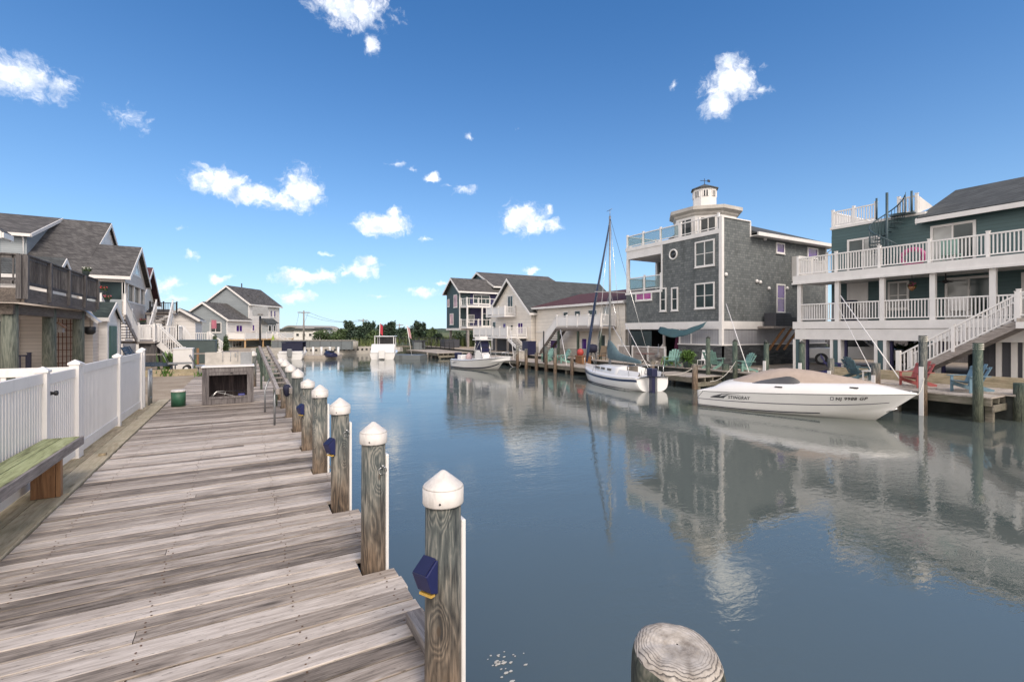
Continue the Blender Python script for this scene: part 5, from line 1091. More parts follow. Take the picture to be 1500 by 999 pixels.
for x in (3.0, 3.8, 4.6): mb.box(x-.2, x+.2, .70-.06*max(0, x-3), .80-.06*max(0, x-3), .80, .91)
mb.build('portlights', m_smoke, t)
MB().loft([[(.25, -.75, .68), (.25, -.6, .92), (.25, -.55, .7)], [(1.9, -.9, .66), (1.9, -.78, .95), (1.9, -.7, .7)]], False, False).build('cockpit_coaming', m_gel, t); MB().loft([[(.25, .75, .68), (.25, .6, .92), (.25, .55, .7)], [(1.9, .9, .66), (1.9, .78, .95), (1.9, .7, .7)]], False, False).build('cockpit_coaming', m_gel, t)
MB().tube([(4.35, 0, .8), (4.35, 0, 9.4)], [.075, .055], 10).build('mast', m_metal, t)
MB().tube([(4.3, 0, 9.2), (6.2, 0, 4.6), (7.1, 0, 1.9), (7.35, 0, 1.0)], [.035, .085, .10, .06], 8).build('furled_jib', m_blue_s, t)
mb = MB().bar((4.35, -.95, 5.1), (4.35, .95, 5.1), .05, .04); mb.tube([(4.35, 0, 9.4), (4.35, 0, 9.75)], .015, 5).tube([(4.1, 0, 9.75), (4.7, 0, 9.75)], .015, 5); mb.build('spreaders', m_metal, t)
rings = []
for i in range(15):
    u = i/14; x = 4.5-3.35*u; zt = interp([2.45, 2.2, 1.78, 1.65, 1.58, 1.5, 1.42], u); zb = 1.30-.06*u; w = interp([.10, .17, .17, .14, .11, .10, .05], u); w *= 1+.15*mnoise.noise((x*4, 0, 0))
    rings.append([(x, w*math.cos(a)*(1-.3*max(0, math.sin(a))), (zt+zb)/2+(zt-zb)/2*math.sin(a)) for a in [2*math.pi*k/12 for k in range(12)]])
MB().loft(rings, True, True, True).build('sail_cover', m_sailc, t)
mb = MB()
for p in ((7.4, 0, .9), (0, .0, .75), (4.2, 1.15, .65), (4.2, -1.15, .65), (3.9, 1.15, .65), (4.7, -1.1, .65)): mb.tube([(4.35, 0, 9.35 if abs(p[1]) < .1 or p[0] != 4.2 else 5.2), p], .012, 4)
mb.build('rigging', m_chrome, t)
mb = MB()
for y in (-.6, .6): mb.tube([(.1, y, .66), (.12, y, 1.25)], .015, 5).tube([(.9, y*1.4, .64), (.9, y*1.4, 1.2)], .015, 5).tube([(.12, y, 1.25), (.9, y*1.4, 1.2)], .015, 5)
mb.tube([(.12, -.6, 1.25), (.12, .6, 1.25)], .015, 5)
for y in (-.35, .35): mb.tube([(7.0, y, .78), (7.1, y*.7, 1.3), (7.35, 0, 1.35)], .015, 5)
mb.build('guard_rails', m_chrome, t)
ob_ = MB().box(-.5, -.02, .12, .42, .75, 1.15).box(-.42, -.12, .18, .36, -.25, .76); oo = ob_.build('outboard_motor', m_navyp, t, bevel=.04); MB().tube([(-.3, .27, -.3), (-.3, .27, -.2)], .16, 10).build('propeller', m_black, oo)
MB().box(-.14, .0, -.10, -.05, -.4, .7).build('rudder', m_metal, t)
# centre console fishing boat
B = Hull(5.9, [1.05, 1.13, 1.15, 1.12, .98, .64, .03], [.66, .66, .68, .74, .83, .94, 1.05], [.95, 1.0, .97, .82, .55, .22, 0], [.05, .04, .04, .07, .16, .36, .68], [-.3, -.3, -.3, -.26, -.18, .05, .55], .13)
t = thing('fishing_boat', 'white centre console fishing boat with a pale buoy at its stern', 'fishing boat', (15.35, 35.72, WZ), math.atan2(-5.2, 1.3))
hb = B.shell().build('hull', m_gel, t); B.ribbon(.93, .985, 0, .99).build('rub_rail', m_boot, hb); B.ribbon(0.0, .13, 0, .9, .006).build('boot_stripe', m_boot, hb)
mb = MB()
for k, a in enumerate((.05, .07, .09)): mb.loft([[B.side(a+u*.14, .5+.1*k+.04*u, -1, .01), B.side(a+u*.14, .56+.1*k-.04*u, -1, .01)] for u in (0, .25, .5, .75, 1)])
mb.build('bow_graphic', m_navyp, hb)
rings = []
for i in range(27):
    q = i/26; y = max(0, interp(B.sy, q)); z = interp(B.sz, q); rings.append([(B.L*q, -y, z), (B.L*q, -y*.84, z+.05), (B.L*q, -y*.8, z-.25), (B.L*q, 0, z-.27), (B.L*q, y*.8, z-.25), (B.L*q, y*.84, z+.05), (B.L*q, y, z)])
MB().loft(rings, False, False).build('deck', m_gel, t)
MB().prism([(2.3, .4), (3.3, .4), (3.2, 1.0), (2.9, 1.45), (2.35, 1.45)], 'y', -.42, .42).build('console', m_gel, t, bevel=.04); MB().box(2.5, 3.05, -.35, .35, 1.46, 1.75).build('console_cover', m_navy, t, bevel=.05)
mb = MB()
for y in (-.48, .48): mb.tube([(2.2, y, .45), (2.45, y*.85, 2.2)], .025, 6).tube([(3.35, y, .45), (3.0, y*.85, 2.2)], .025, 6).tube([(2.2, y, .9), (3.0, y*.85, 2.2)], .018, 6)
mb.build('tower_frame', m_chrome, t); MB().box(2.2, 3.3, -.55, .55, 2.2, 2.27).build('hard_top', m_gel, t, bevel=.03)
mb = MB().box(2.35, 2.9, -.4, .4, 2.28, 2.5); mb.build('radio_box', m_trim, t); MB().prism([(2.4, 1.3), (3.1, 1.3), (2.95, 2.15), (2.5, 2.15)], 'y', -.39, .39).build('enclosure', m_navyp, t)
mb = MB()
for y in (-1, 1):
    pr = [(3.9, y*.95, .8), (3.95, y*.92, 1.2), (5.0, y*.62, 1.32), (5.75, 0, 1.42)]; mb.tube(pr, .016, 5).tube([(5.0, y*.62, .9), (5.0, y*.62, 1.32)], .014, 5).tube([(4.5, y*.78, .85), (4.5, y*.78, 1.27)], .014, 5)
mb.build('bow_rail', m_chrome, t)
MB().box(.1, .6, -.4, .4, .4, 1.0).build('engine_seat', m_gel, t, bevel=.05); MB().box(-.55, -.05, -.22, .22, .45, 1.15).box(-.4, -.15, -.1, .1, -.4, .45).build('outboard_motor', m_navyp, t, bevel=.05)
tag(MB().lathe([(.02, -.3), (.2, -.22), (.29, 0), (.2, .22), (.06, .3), (.05, .36)], (0, 0, 0), 14).xf((15.6, 34.6, .05)).build('buoy', paint('pale_pink_buoy', (.62, .45, .44), .5)), 'round pale pink buoy at the stern of the fishing boat', 'buoy')
# boats at the far end
def small_boat(name, label, x, y, rz, w, Lh, group=None):
    B = Hull(Lh, [w, w*1.02, w*1.02, w*.95, w*.75, w*.45, .02], [.6, .62, .66, .72, .8, .88, .95], [w*.88, w*.9, w*.85, w*.7, w*.45, w*.2, 0], [.02]*5+[.2, .5], [-.25]*5+[0, .4])
    t = thing(name, label, 'boat', (x, y, WZ), rz, group); hb = B.shell(14, 4).build('hull', m_gel, t)
    rings = []
    for i in range(13):
        q = i/12; yy = max(0, interp(B.sy, q)); z = interp(B.sz, q); rings.append([(B.L*q, -yy, z), (B.L*q, 0, z+.06), (B.L*q, yy, z)])
    MB().loft(rings).build('deck', m_gel, t); return t
p = gp(425, 527, WZ); t = small_boat('motorboat', 'small white motorboat with navy canopy by the left far bank', p.x, p.y, R(75), 1.2, 5.4)
MB().box(1.0, 3.2, -1.05, 1.05, 1.72, 1.8).box(1.02, 1.06, -1.0, 1.0, .75, 1.7).box(3.1, 3.18, -1, 1, .8, 1.7).build('canopy', m_navy, t, bevel=.04); MB().box(-.5, 0, -.2, .2, .3, 1.1).build('outboard_motor', m_metal, t, bevel=.04); MB().box(.02, .9, -1.1, 1.1, .6, .85).build('stern_seat', m_gel, t, bevel=.05)
p = gp(560, 526.5, WZ); t = small_boat('cabin_boat', 'white cabin boat with hard top seen from its stern at the far end', p.x, p.y, R(68), 1.25, 7.0)
MB().prism([(.0, .55), (1.0, .55), (1.0, 1.55), (.7, 1.55), (-.05, .75)], 'y', -1.2, 1.2).build('stern_deck', m_gel, t, bevel=.12)
MB().box(1.4, 4.2, -1.05, 1.05, 2.3, 2.38).build('hard_top', m_gel, t, bevel=.03); MB().box(3.4, 3.5, -.95, .95, .8, 2.3).build('windscreen', m_smoke, t)
mb = MB()
for x in (1.5, 3.4): mb.box(x-.04, x+.04, -1.0, -.93, .8, 2.3).box(x-.04, x+.04, .93, 1.0, .8, 2.3)
mb.build('top_posts', m_gel, t); MB().box(-.6, -.05, -.3, .3, .1, 1.0).build('outboard_motor', m_gel, t, bevel=.06)
t = thing('dinghy', 'upturned pale dinghy beside the white cabin boat', 'dinghy', (*gp(588, 521, WZ).xy, WZ+.5), R(140)); MB().loft([[(x, -w, 0), (x, -w*.6, .5), (x, w*.6, .5), (x, w, 0)] for x, w in ((0, .5), (1, .75), (2.2, .7), (3, .1))], False, False, True).build('hull', m_block, t)
p = gp(490, 526, WZ); t = thing('jet_ski', 'dark blue jet ski parked on its floating dock', 'jet ski', (p.x, p.y, WZ+.15), R(110)); t.scale = (.75,)*3; MB().loft([[(x, -w, .1), (x, -w, .4), (x, -w*.5, h_), (x, w*.5, h_), (x, w, .4), (x, w, .1)] for x, w, h_ in ((0, .45, .6), (.9, .55, .75), (1.7, .55, .95), (2.3, .4, .75), (2.9, .08, .5))], False, True, True).build('hull', m_navyp, t); MB().box(.3, 1.4, -.22, .22, .72, .95).build('seat', m_black, t, bevel=.05); MB().tube([(1.6, -.35, 1.15), (1.65, 0, 1.1), (1.6, .35, 1.15)], .03, 6).build('handlebar', m_black, t)
# ---------------------------------------------------------------- right bank docks, pilings, chairs and small things
def dock_r(label, x0, x1, y0, y1, z, end=False):
    t = thing('dock', label, 'dock', ((x0+x1)/2, (y0+y1)/2, 0)); mb = MB(); y = y0; r_ = random.Random(int(x0*10))
    while y < y1:
        w = min(.145, y1-y); mb.box(x0+r_.uniform(-.015, .01), x1, y, y+w-.008, z-.04, z+r_.uniform(-.004, .004)); y += .145
    mb.build('decking', m_dockr, t, True)
    mb = MB().box(x0+.03, x0+.09, y0+.02, y1, z-.28, z-.045)
    n = max(2, int((x1-x0)/.55)); 
    for i in range(n+1): x = x0+.14+(x1-x0-.28)*i/n; mb.box(x-.03, x+.03, y0+.02, y1, z-.24, z-.046)
    mb.build('joists', m_beamr, t, True)
    MB().box(x0+.1, x1-.1, y0-.02, y0+.018, z-.47, z-.25).build('end_beam', m_beamr, t, True); n = max(1, int((y1-y0)/2.4))
    for i in range(n+1):
        yy = y0+.12+(y1-y0-.24)*i/n
        for x in (x0+.3, x1-.3): MB().box(x-.09, x+.09, yy-.09, yy+.09, -2, z-.29).build('support_post', m_beamr, t, True)
    return t
dock_r('pale plank dock under the red and blue chairs by the speedboat', 20.55, 24.3, 5.7, 13.4, 0)
dock_r('small grey dock behind the sailboat stern', 19.6, 21.65, 16.2, 19.3, -.2)
dock_r('long narrow dock in front of the cream houses', 19.0, 21.65, 24.0, 41.5, -.25)
dock_r('far dock in front of the dark teal stilt house', 17.6, 21.65, 47, 58, -.2)
t = thing('landscape_timber', 'mossy timber edging behind the blue and red chairs', 'timber edging', (24.5, 7, 0)); MB().box(24.35, 24.6, 4.6, 12.5, -.06, .2).box(24.37, 24.6, 4.6, 12.3, .203, .4).build('timbers', m_bulk, t, True)
t = thing('kerb_stones', 'low pale stone edging along the shingled house yard', 'edging', (23.6, 17, 0)); mb = MB()
for i in range(26): y = 14+i*.5; mb.box(23.5+.1*math.sin(i), 23.75+.1*math.sin(i), y, y+.44, -.07, .12+.04*math.sin(i*2.3))
mb.build('stones', m_block, t, True)
def rpile(x, y, h, label, r=.125, mat=m_pileg, strip=False, top='flat', group='pilings on the right bank', name='mooring_piling'):
    t = thing(name, label, 'piling', (x, y, 0), 0, group); MB().tube([(0, 0, -2), (random.uniform(-.03, .03), 0, h)], [r, r*.93], 14).build('post', mat, t)
    if top == 'cone': MB().lathe([(r*1.05, h), (r*.5, h+.08), (.01, h+.13)], n=12).build('cap', m_bdark, t)
    if top == 'coil':
        mb = MB()
        for k in range(3): mb.lathe([(r*.95, h-.08-k*.07), (r*1.13, h-.06-k*.07), (r*.95, h-.03-k*.07)], n=12)
        mb.build('rope_coil', m_rope, t)
    if strip: MB().box(-r-.04, -r+.02, -.06, .06, -1.2, h*.45).build('bumper', m_vinyl, t)
    return t
rpile(20.5, 6.0, 1.72, 'tall mottled green piling in front of the teal house stairs, at the dock end', .135, top='coil')
rpile(20.45, 7.4, 1.95, 'tall piling with white strip and coiled top between the red and blue chairs', .125, m_pile, True, 'coil')
rpile(21.5, 12.1, 1.55, 'dark green piling beside the first teal column', .13, strip=True, top='cone'); rpile(21.5, 13.75, 1.55, 'green piling below the air conditioners, with white strip', .12, strip=True, top='cone')
rpile(21.4, 15.3, 1.58, 'green piling left of the speedboat cover, before the stone base', .125, top='cone'); rpile(21.35, 16.85, 1.72, 'tall green piling beside the mint chair of the shingled house', .12, top='cone')
rpile(19.7, 19.2, .55, 'short grey piling at the far corner of the small dock', .14, m_pile); rpile(19.65, 16.3, .42, 'short grey piling at the near corner of the small dock', .15, m_pile); rpile(22.0, 16.3, .38, 'low dark stump between two green pilings', .2)
rpile(21.7, 11.0, .95, 'grey piling with tall white strip behind the speedboat cover', .13, m_pile, True); rpile(21.55, 9.3, .85, 'square topped grey piling with white strip beside the red chair', .16, m_pile, True)
rpile(21.9, 5.35, .42, 'short thick green stump on the right dock corner', .22); rpile(22.4, 4.3, -.05, 'low green stump in the water at the right frame edge', .15)
for i, (px, x, h) in enumerate(((758, 18.9, .95), (771, 18.95, .75), (786, 18.9, .5), (800, 18.95, 1.0), (813, 18.9, .9), (838, 18.95, .35))):
    rpile(x, gx(px, x).y, h, ('leftmost grey piling of the long narrow dock, by the fishing boat bow', 'second grey piling from the fishing boat bow, leaning a little', 'third grey piling of the long narrow dock, before the dark bin', 'tallest grey piling of the long dock, beside a mint chair', 'fifth grey piling of the long narrow dock, near the mint chairs', 'shortest grey piling of the long dock, nearest the sailboat bow')[i], .13, m_pile, group='grey pilings of the long narrow dock')
for i, (px, pt) in enumerate(((626, 517), (632, 519), (638, 517), (644, 519), (650, 516), (656, 519))):
    p = gt(px, pt, 52); rpile(p.x, p.y, max(p.z, -.3), '%s of six thin pale posts before the far stilt house dock' % ('leftmost', 'second from left', 'third from left', 'fourth from left', 'fifth from left', 'rightmost')[i], .1, m_dockr, group='thin posts of the far dock')
t = thing('light_pole', 'thin black metal pole on the dock before the maroon roofed house', 'pole', (19.1, 29.2, 0)); MB().tube([(0, 0, -.2), (0, 0, 2.1)], .05, 8).build('shaft', m_black, t)
t = thing('light_pole', 'thin black pole at the carport corner behind the sailboat', 'pole', (23.2, 24.6, 0)); MB().tube([(0, 0, -.1), (0, 0, 2.0)], .06, 8).build('shaft', m_black, t)
def lean_pole(a, b, label, r=.022): t = thing('leaning_pole', label, 'pole', a); MB().tube([(0, 0, 0), tuple(Vector(b)-Vector(a))], r, 6).build('shaft', m_vinyl, t)
lean_pole((22.1, 8.6, .05), (24.9, 12.2, 3.8), 'long white pole leaning across the teal house columns'); lean_pole((22.15, 9.5, .05), (25.2, 12.6, 3.6), 'thinner pale pole leaning beside the long white pole', .014)
lean_pole((21.9, 14.9, .05), (24.9, 18.4, 3.7), 'white pole leaning against the corner of the shingled house')
for i, (a, b) in enumerate((((20.2, 20.8, -.1), (21.9, 24.9, 2.4)), ((19.9, 19.6, -.1), (21.7, 23.5, 2.6)), ((19.2, 26.5, -.2), (21.5, 30.5, 2.2)), ((19.1, 33.6, -.2), (20.6, 36.8, 2.1)))): lean_pole(a, b, ('pale pole leaning over the sailboat stern', 'second pale pole leaning behind the sailboat', 'pale pole leaning in front of the dark stair', 'pale pole leaning before the A frame balcony')[i], .02)
# adirondack chairs, seat facing local +x
def chair(label, m, loc, rz, group='adirondack chairs along the docks', sc=1):
    t = thing('adirondack_chair', label, 'chair', loc, rz, group); t.scale = (sc,)*3
    mb = MB()
    for k in range(5):
        y = (k-2)*.118; hh = 1.0-.03*(k-2)**2-.01
        mb.bar((-.12, y, .27), (-.46, y*1.25, hh), .108, .022)
    mb.bar((-.235, -.3, .50), (-.235, .3, .50), .03, .07).bar((-.385, -.32, .82), (-.385, .32, .82), .03, .06); mb.build('backrest', m, t)
    mb = MB()
    for k in range(5): x = .34-.115*k; mb.bar((x, -.29, .385-.026*k), (x, .29, .385-.026*k), .10, .022)
    mb.build('seat', m, t)
    for s_ in (-1, 1):
        MB().bar((.36, s_*.29, .30), (-.58, s_*.29, .03), .025, .13).build('rear_leg', m, t); MB().box(.26, .36, s_*.32-.012, s_*.32+.012, 0, .54).build('front_leg', m, t)
        MB().prism([(.42, s_*.345-.07), (.42, s_*.345+.07), (-.38, s_*.345+.04), (-.38, s_*.345-.05)], 'z', .541, .565).build('armrest', m, t)
    return t
mr_ = paint('chair_red', (.34, .09, .085), .5, dirt=.15); mbl = paint('chair_light_blue', (.14, .235, .30), .5, dirt=.15); mtl = paint('chair_teal', (.065, .13, .16), .5); mnv = paint('chair_navy', (.02, .02, .11), .5); mmt = paint('chair_mint', (.19, .34, .29), .5, dirt=.15)
FL = R(150)
p = gp(1338, 567, .01); chair('faded red adirondack chair on the pale plank dock', mr_, (p.x+.2, p.y, .01), FL+R(12)); p = gp(1420, 574, .01); chair('light blue adirondack chair at the right end of the dock', mbl, (p.x, p.y, .01), FL+R(5))
p = gp(1255, 556, .01); chair('teal adirondack chair behind the speedboat cover, seen from the back', mtl, (p.x, p.y, .01), R(-25)); p = gp(1212, 549, -.03); chair('navy adirondack chair tilted beside the second teal column', mnv, (p.x+.4, p.y, -.03), R(-60))
p = gp(1045, 541, .05); chair('mint green adirondack chair seen from behind, near the tall green piling', mmt, (22.6, gx(1045, 22.6).y, 0), R(10), sc=1.1); chair('mint green adirondack chair left of the round fern', mmt, (21.9, gx(985, 21.9).y, -.0), R(200), sc=1.05)
chair('mint and white chair behind the speedboat stern', mmt, (22.4, gx(1090, 22.4).y, 0), R(160), sc=1.0)
chair('mint green chair at the left of the long dock', mmt, (20.4, gx(803, 20.4).y, -.24), R(190), sc=1.05); chair('mint green chair at the right of the long dock', mmt, (20.4, gx(825, 20.4).y, -.24), R(170), sc=1.05)
t = thing('side_table', 'small white side table beside the teal chair', 'side table', (*gp(1275, 558, 0).xy, 0)); MB().box(-.25, .25, -.22, .22, .4, .44).build('top', m_vinyl, t); 
for x, y in ((-.2, -.18), (.2, -.18), (-.2, .18), (.2, .18)): MB().box(x-.025, x+.025, y-.025, y+.025, 0, .399).build('leg', m_vinyl, t)
t = thing('plastic_chair', 'white plastic patio chair by the stone base', 'chair', (23.9, gx(1030, 23.9).y, -.05), R(190)); MB().box(-.25, .25, -.25, .25, .4, .44).build('seat', m_vinyl, t); MB().bar((-.25, 0, .44), (-.38, 0, 1.0), .5, .04, (1, 0, 0)).build('backrest', m_vinyl, t)
for x, y in ((-.22, -.22), (.22, -.22), (-.22, .22), (.22, .22)): MB().tube([(x, y, .4), (x*1.15, y*1.15, 0)], .025, 6).build('leg', m_vinyl, t)
# plants and pots
def fern(x, y, z, label):
    t = thing('potted_fern', label, 'plant', (x, y, z)); MB().lathe([(.2, 0), (.27, .38), (.29, .4), (.24, .4)], n=14).build('pot', m_ggreen, t); mb = MB(); r_ = random.Random(2)
    for _ in range(330):
        a = r_.uniform(0, 6.28); e = r_.uniform(.2, 1.35); ln = r_.uniform(.5, .85); pts = []
        for k in range(6): u = k/5; rad = ln*u*math.cos(e)*1.05; pts.append(Vector((rad*math.cos(a), rad*math.sin(a), .4+ln*1.05*u*math.sin(e)-.42*u*u*(1.2-math.sin(e)))))
        sd = Vector((-math.sin(a), math.cos(a), 0)); mb.loft([[tuple(p_-sd*.034*(1-u_/5.5)), tuple(p_+sd*.034*(1-u_/5.5))] for u_, p_ in enumerate(pts)], False, False)
    mb.build('fronds', m_fern, t, fixn=False); leaf(t, (0, 0, .72), (.5, .5, .38), 500, .07, m_fern, 'leaflets')
fern(21.9, gx(1007, 21.9).y, -.0, 'bushy bright green fern in a pot on the right dock')
def weeds(label, x, y, n, s_, name='weed', z=-.07, mat=m_fern):
    t = thing(name, label, 'plant', (x, y, z)); mb = MB(); r_ = random.Random(int(x*31+y*7))
    for _ in range(n):
        a = r_.uniform(0, 6.28); ln = s_*r_.uniform(.5, 1.1); o = Vector((r_.gauss(0, s_*.25), r_.gauss(0, s_*.25), 0)); d = Vector((math.cos(a)*.45, math.sin(a)*.45, 1)).normalized(); sd = Vector((-math.sin(a), math.cos(a), 0))*s_*.06
        mb.add([o-sd, o+sd, o+d*ln*.6+sd*.8, o+d*ln, o+d*ln*.6-sd*.8], [(0, 1, 2, 3, 4)])
    mb.build('blades', mat, t, fixn=False)
p = gp(243, 551, -.07); weeds('small green weed by the low wall of the sand yard', p.x, p.y, 40, .45); p = gp(293, 553, -.07); weeds('low weed beside the cleaning box on the sand', p.x, p.y, 40, .35)
p = gp(258, 540, -.07); weeds('leafy yellow green plant behind the loungers', p.x, p.y, 160, 1.1); p = gp(985, 541, 0); weeds('tuft of grass at the mint chair', 23, gx(978, 23).y, 60, .7, z=-.05)
def bush(label, c, rd, n, sz, mat=m_jun2, name='bush', seed=1):
    t = thing(name, label, 'bush', c); r_ = random.Random(seed); cl = []
    for _ in range(9): cl.append(((r_.uniform(-.6, .6)*rd[0], r_.uniform(-.6, .6)*rd[1], rd[2]*r_.uniform(.3, 1.15)), tuple(k*r_.uniform(.4, .6) for k in rd)))
    leafcloud(cl, n, sz, r_).build('foliage', mat, t, fixn=False); MB().tube([(0, 0, -.1), (0, 0, rd[2])], .05, 6).build('stem', m_bark, t)
bush('green bush seen between the columns under the teal house', (34.6, 13.3, 0), (1.3, 1.0, .95), 1500, .16, m_leaf, seed=3); bush('second green bush under the teal house, farther left', (40.5, 19.8, 0), (2.2, 1.5, 1.1), 900, .16, seed=4)
# back yard fence behind the teal house so the ground storey ends somewhere
t = thing('board_fence', 'grey board fence behind the bushes under the teal house', 'fence', (43, 15, 0)); MB().box(43, 43.08, 6, 24, -.1, 1.7).build('boards', m_boardz, t, True)
# white pickup under the teal house
t = thing('pickup_truck', 'white pickup truck parked behind the teal house columns', 'truck', (33.6, 15.6, -.07), R(-78)); mb = MB()
prof = [(-2.6, .55), (-2.55, 1.05), (-1.0, 1.12), (-.7, 1.75), (.55, 1.78), (1.2, 1.2), (2.4, 1.08), (2.6, .85), (2.6, .45), (-2.5, .4)]
MB().prism(prof, 'y', -.92, .92).build('body', m_gel, t, bevel=.07)
for s_ in (-1, 1): MB().prism([(-.85, 1.2), (-.62, 1.66), (.5, 1.68), (1.0, 1.22)], 'y', s_*.925-.006, s_*.925+.006).build('side_window', m_glass, t)
MB().bar((.62, 0, 1.74), (1.22, 0, 1.23), 1.6, .03, (0, 0, 1)).build('windshield', m_glass, t)
for x in (-1.6, 1.65):
    for s_ in (-1, 1):
        w_ = MB().tube([(x, s_*.72, .38), (x, s_*.95, .38)], .38, 18).build('wheel', m_black, t); MB().tube([(x, s_*.951, .38), (x, s_*.965, .38)], .22, 12).build('rim', m_metal, w_)
# patio clutter under and before the shingled house and the cream houses
t = thing('lattice_screen', 'pale slatted screen along the carport of the shingled house', 'screen', (24.3, 25, 0)); mb = MB()
for k in range(3): mb.box(24.3, 24.34, 22.6+k*1.5, 24.0+k*1.5, .05, .95)
mb.build('panels', m_boardy, t, True); mb = MB()
for k in range(4): mb.box(24.26, 24.38, 22.5+k*1.5, 22.6+k*1.5, -.07, 1.08)
mb.box(24.27, 24.37, 22.5, 27.1, .98, 1.04); mb.build('posts', m_trim, t, True)
def umbrella(label, x, y, z, h_, c, sl=.0): t = thing('patio_umbrella', label, 'umbrella', (x, y, z)); MB().tube([(0, 0, 0), (sl*.2, 0, h_)], .025, 6).build('pole', m_metal, t); MB().loft([[(r*math.cos(a)*(1+.2*math.sin(a*4))+sl*zz/h_, r*math.sin(a)*(1+.2*math.sin(a*4)), zz) for a in [k*math.pi/6 for k in range(12)]] for r, zz in ((.25, h_*.3), (.22, h_*.5), (.14, h_*.8), (.03, h_))], True, True, True).build('canopy', c, t)
umbrella('folded maroon patio umbrella in the carport shade', 25.6, 22.6, -.07, 2.1, paint('umbrella_maroon', (.10, .015, .05), .8)); umbrella('folded pale grey patio umbrella leaning by the fern', 24.2, gx(955, 24.2).y-.5, -.07, 1.3, paint('umbrella_grey', (.30, .28, .27), .8), .5)
def bin_(label, x, y, z, w, h_, c): t = thing('storage_bin', label, 'bin', (x, y, z)); MB().box(-w/2, w/2, -w/2, w/2, 0, h_).build('body', c, t, bevel=.03); MB().box(-w/2-.03, w/2+.03, -w/2-.03, w/2+.03, h_+.002, h_+.07).build('lid', c, t, bevel=.02)
bin_('dark navy bin at the foot of the A frame stairs', 21.9, gx(775, 21.9).y, 0, .9, 1.15, m_navyp); bin_('pale storage box at the left end of the long dock', 20.6, 35.2, -.25, .8, .6, m_block); bin_('brown deck box in front of the dark stair', 21.0, 27.0, -.25, .8, .55, m_brownw)
bin_('dark grey box below the far stilt house', 23.8, 59, -.07, 2.0, 1.0, m_dgrey); bin_('low wooden crate by the mint chairs', 20.9, 29.9, -.25, .6, .4, m_boardz)
t = thing('grill', 'black covered grill before the maroon roofed house', 'grill', (23.0, gx(868, 23).y, -.07)); MB().lathe([(.3, .55), (.42, .75), (.42, .95), (.3, 1.15), (.02, 1.2)], n=14).build('lid', m_navy, t); MB().tube([(-.25, -.2, 0), (-.15, 0, .6)], .03, 6).tube([(.25, -.2, 0), (.15, 0, .6)], .03, 6).tube([(0, .3, 0), (0, .1, .6)], .03, 6).build('legs', m_black, t)
tag(MB().lathe([(.02, -.3), (.2, -.2), (.26, 0), (.2, .2), (.02, .3)], n=14).xf((21.3, gx(850, 21.3).y, .55)).build('red_buoy', paint('buoy_red', (.42, .05, .04), .5)), 'red buoy hanging by the dock before the cream house', 'buoy')
t = thing('patio_chair', 'brown sling patio chair beside the sailboat mast', 'chair', (22.3, gx(880, 22.3).y, -.07), R(200)); MB().bar((.3, 0, .42), (-.25, 0, .36), .5, .03, (0, 0, 1)).build('seat', m_brownw, t); MB().bar((-.25, 0, .38), (-.5, 0, 1.1), .5, .03, (1, 0, 0)).build('backrest', paint('sling_brown', (.16, .12, .08), .8), t); MB().tube([(.3, -.25, 0), (.3, -.25, .6), (-.4, -.25, .62)], .02, 6).tube([(.3, .25, 0), (.3, .25, .6), (-.4, .25, .62)], .02, 6).tube([(-.2, -.25, 0), (-.45, -.25, 1.0)], .02, 6).tube([(-.2, .25, 0), (-.45, .25, 1.0)], .02, 6).build('frame', m_black, t)
t = thing('patio_table', 'brown round patio table with chairs near the sailboat stern', 'table', (22.6, gx(945, 22.6).y, -.07)); MB().lathe([(.6, .7), (.62, .72), (.6, .74)], n=20).build('top', paint('table_brown', (.14, .07, .06), .5), t); MB().tube([(-.4, 0, 0), (0, 0, .4), (.4, 0, 0)], .03, 6).tube([(0, -.4, 0), (0, 0, .4), (0, .4, 0)], .03, 6).tube([(0, 0, .4), (0, 0, .7)], .04, 6).build('base', m_black, t)
r_ = random.Random(5)
mb = MB()
for k in range(70):
    x = r_.uniform(22.3, 23.4); y = r_.uniform(13.8, 20); s_ = r_.uniform(.06, .2)
    mb.lathe([(s_*.6, -.05), (s_, s_*.1), (s_*.7, s_*.6), (.01, s_*.75)], (x, y, -.05), 7, True, r_.random())
tag(mb.build('rocks', paint('rock', (.28, .23, .19), .9, .5, 4)), 'loose tan rocks scattered along the right bulkhead', 'rocks', kind='stuff')
t = thing('hanging_rope', 'loop of white rope hanging from the long dock edge', 'rope', (18.98, 33.2, -.3)); MB().tube([(0, .9*math.cos(a), -.1-.42*math.sin(a)) for a in [k*math.pi/12 for k in range(13)]], .03, 6).build('loop', m_rope, t)
t = thing('grill_pot', 'pink inflatable ring on the upper deck of the teal house', 'pool float', (26.6, gx(1337, 26.6).y, 5.08)); t.name = 'pool_float'; MB().tube([(0, .42*math.cos(a), .38+.36*math.sin(a)) for a in [k*math.pi/10 for k in range(21)]], .10, 8).build('ring', paint('float_pink', (.5, .07, .24), .4), t)
t = thing('ceiling_fan', 'black ceiling fan under the upper deck of the teal house', 'fan', (27.7, 9.2, 4.7)); MB().tube([(0, 0, 0), (0, 0, -.3)], .03, 6).lathe([(.02, -.45), (.12, -.4), (.13, -.3), (.02, -.28)], n=12).build('motor', m_black, t); mb = MB()
for k in range(5): a = k*1.2566; mb.bar((.1*math.cos(a), .1*math.sin(a), -.36), (.65*math.cos(a), .65*math.sin(a), -.36), .13, .015)
mb.build('blades', m_black, t)
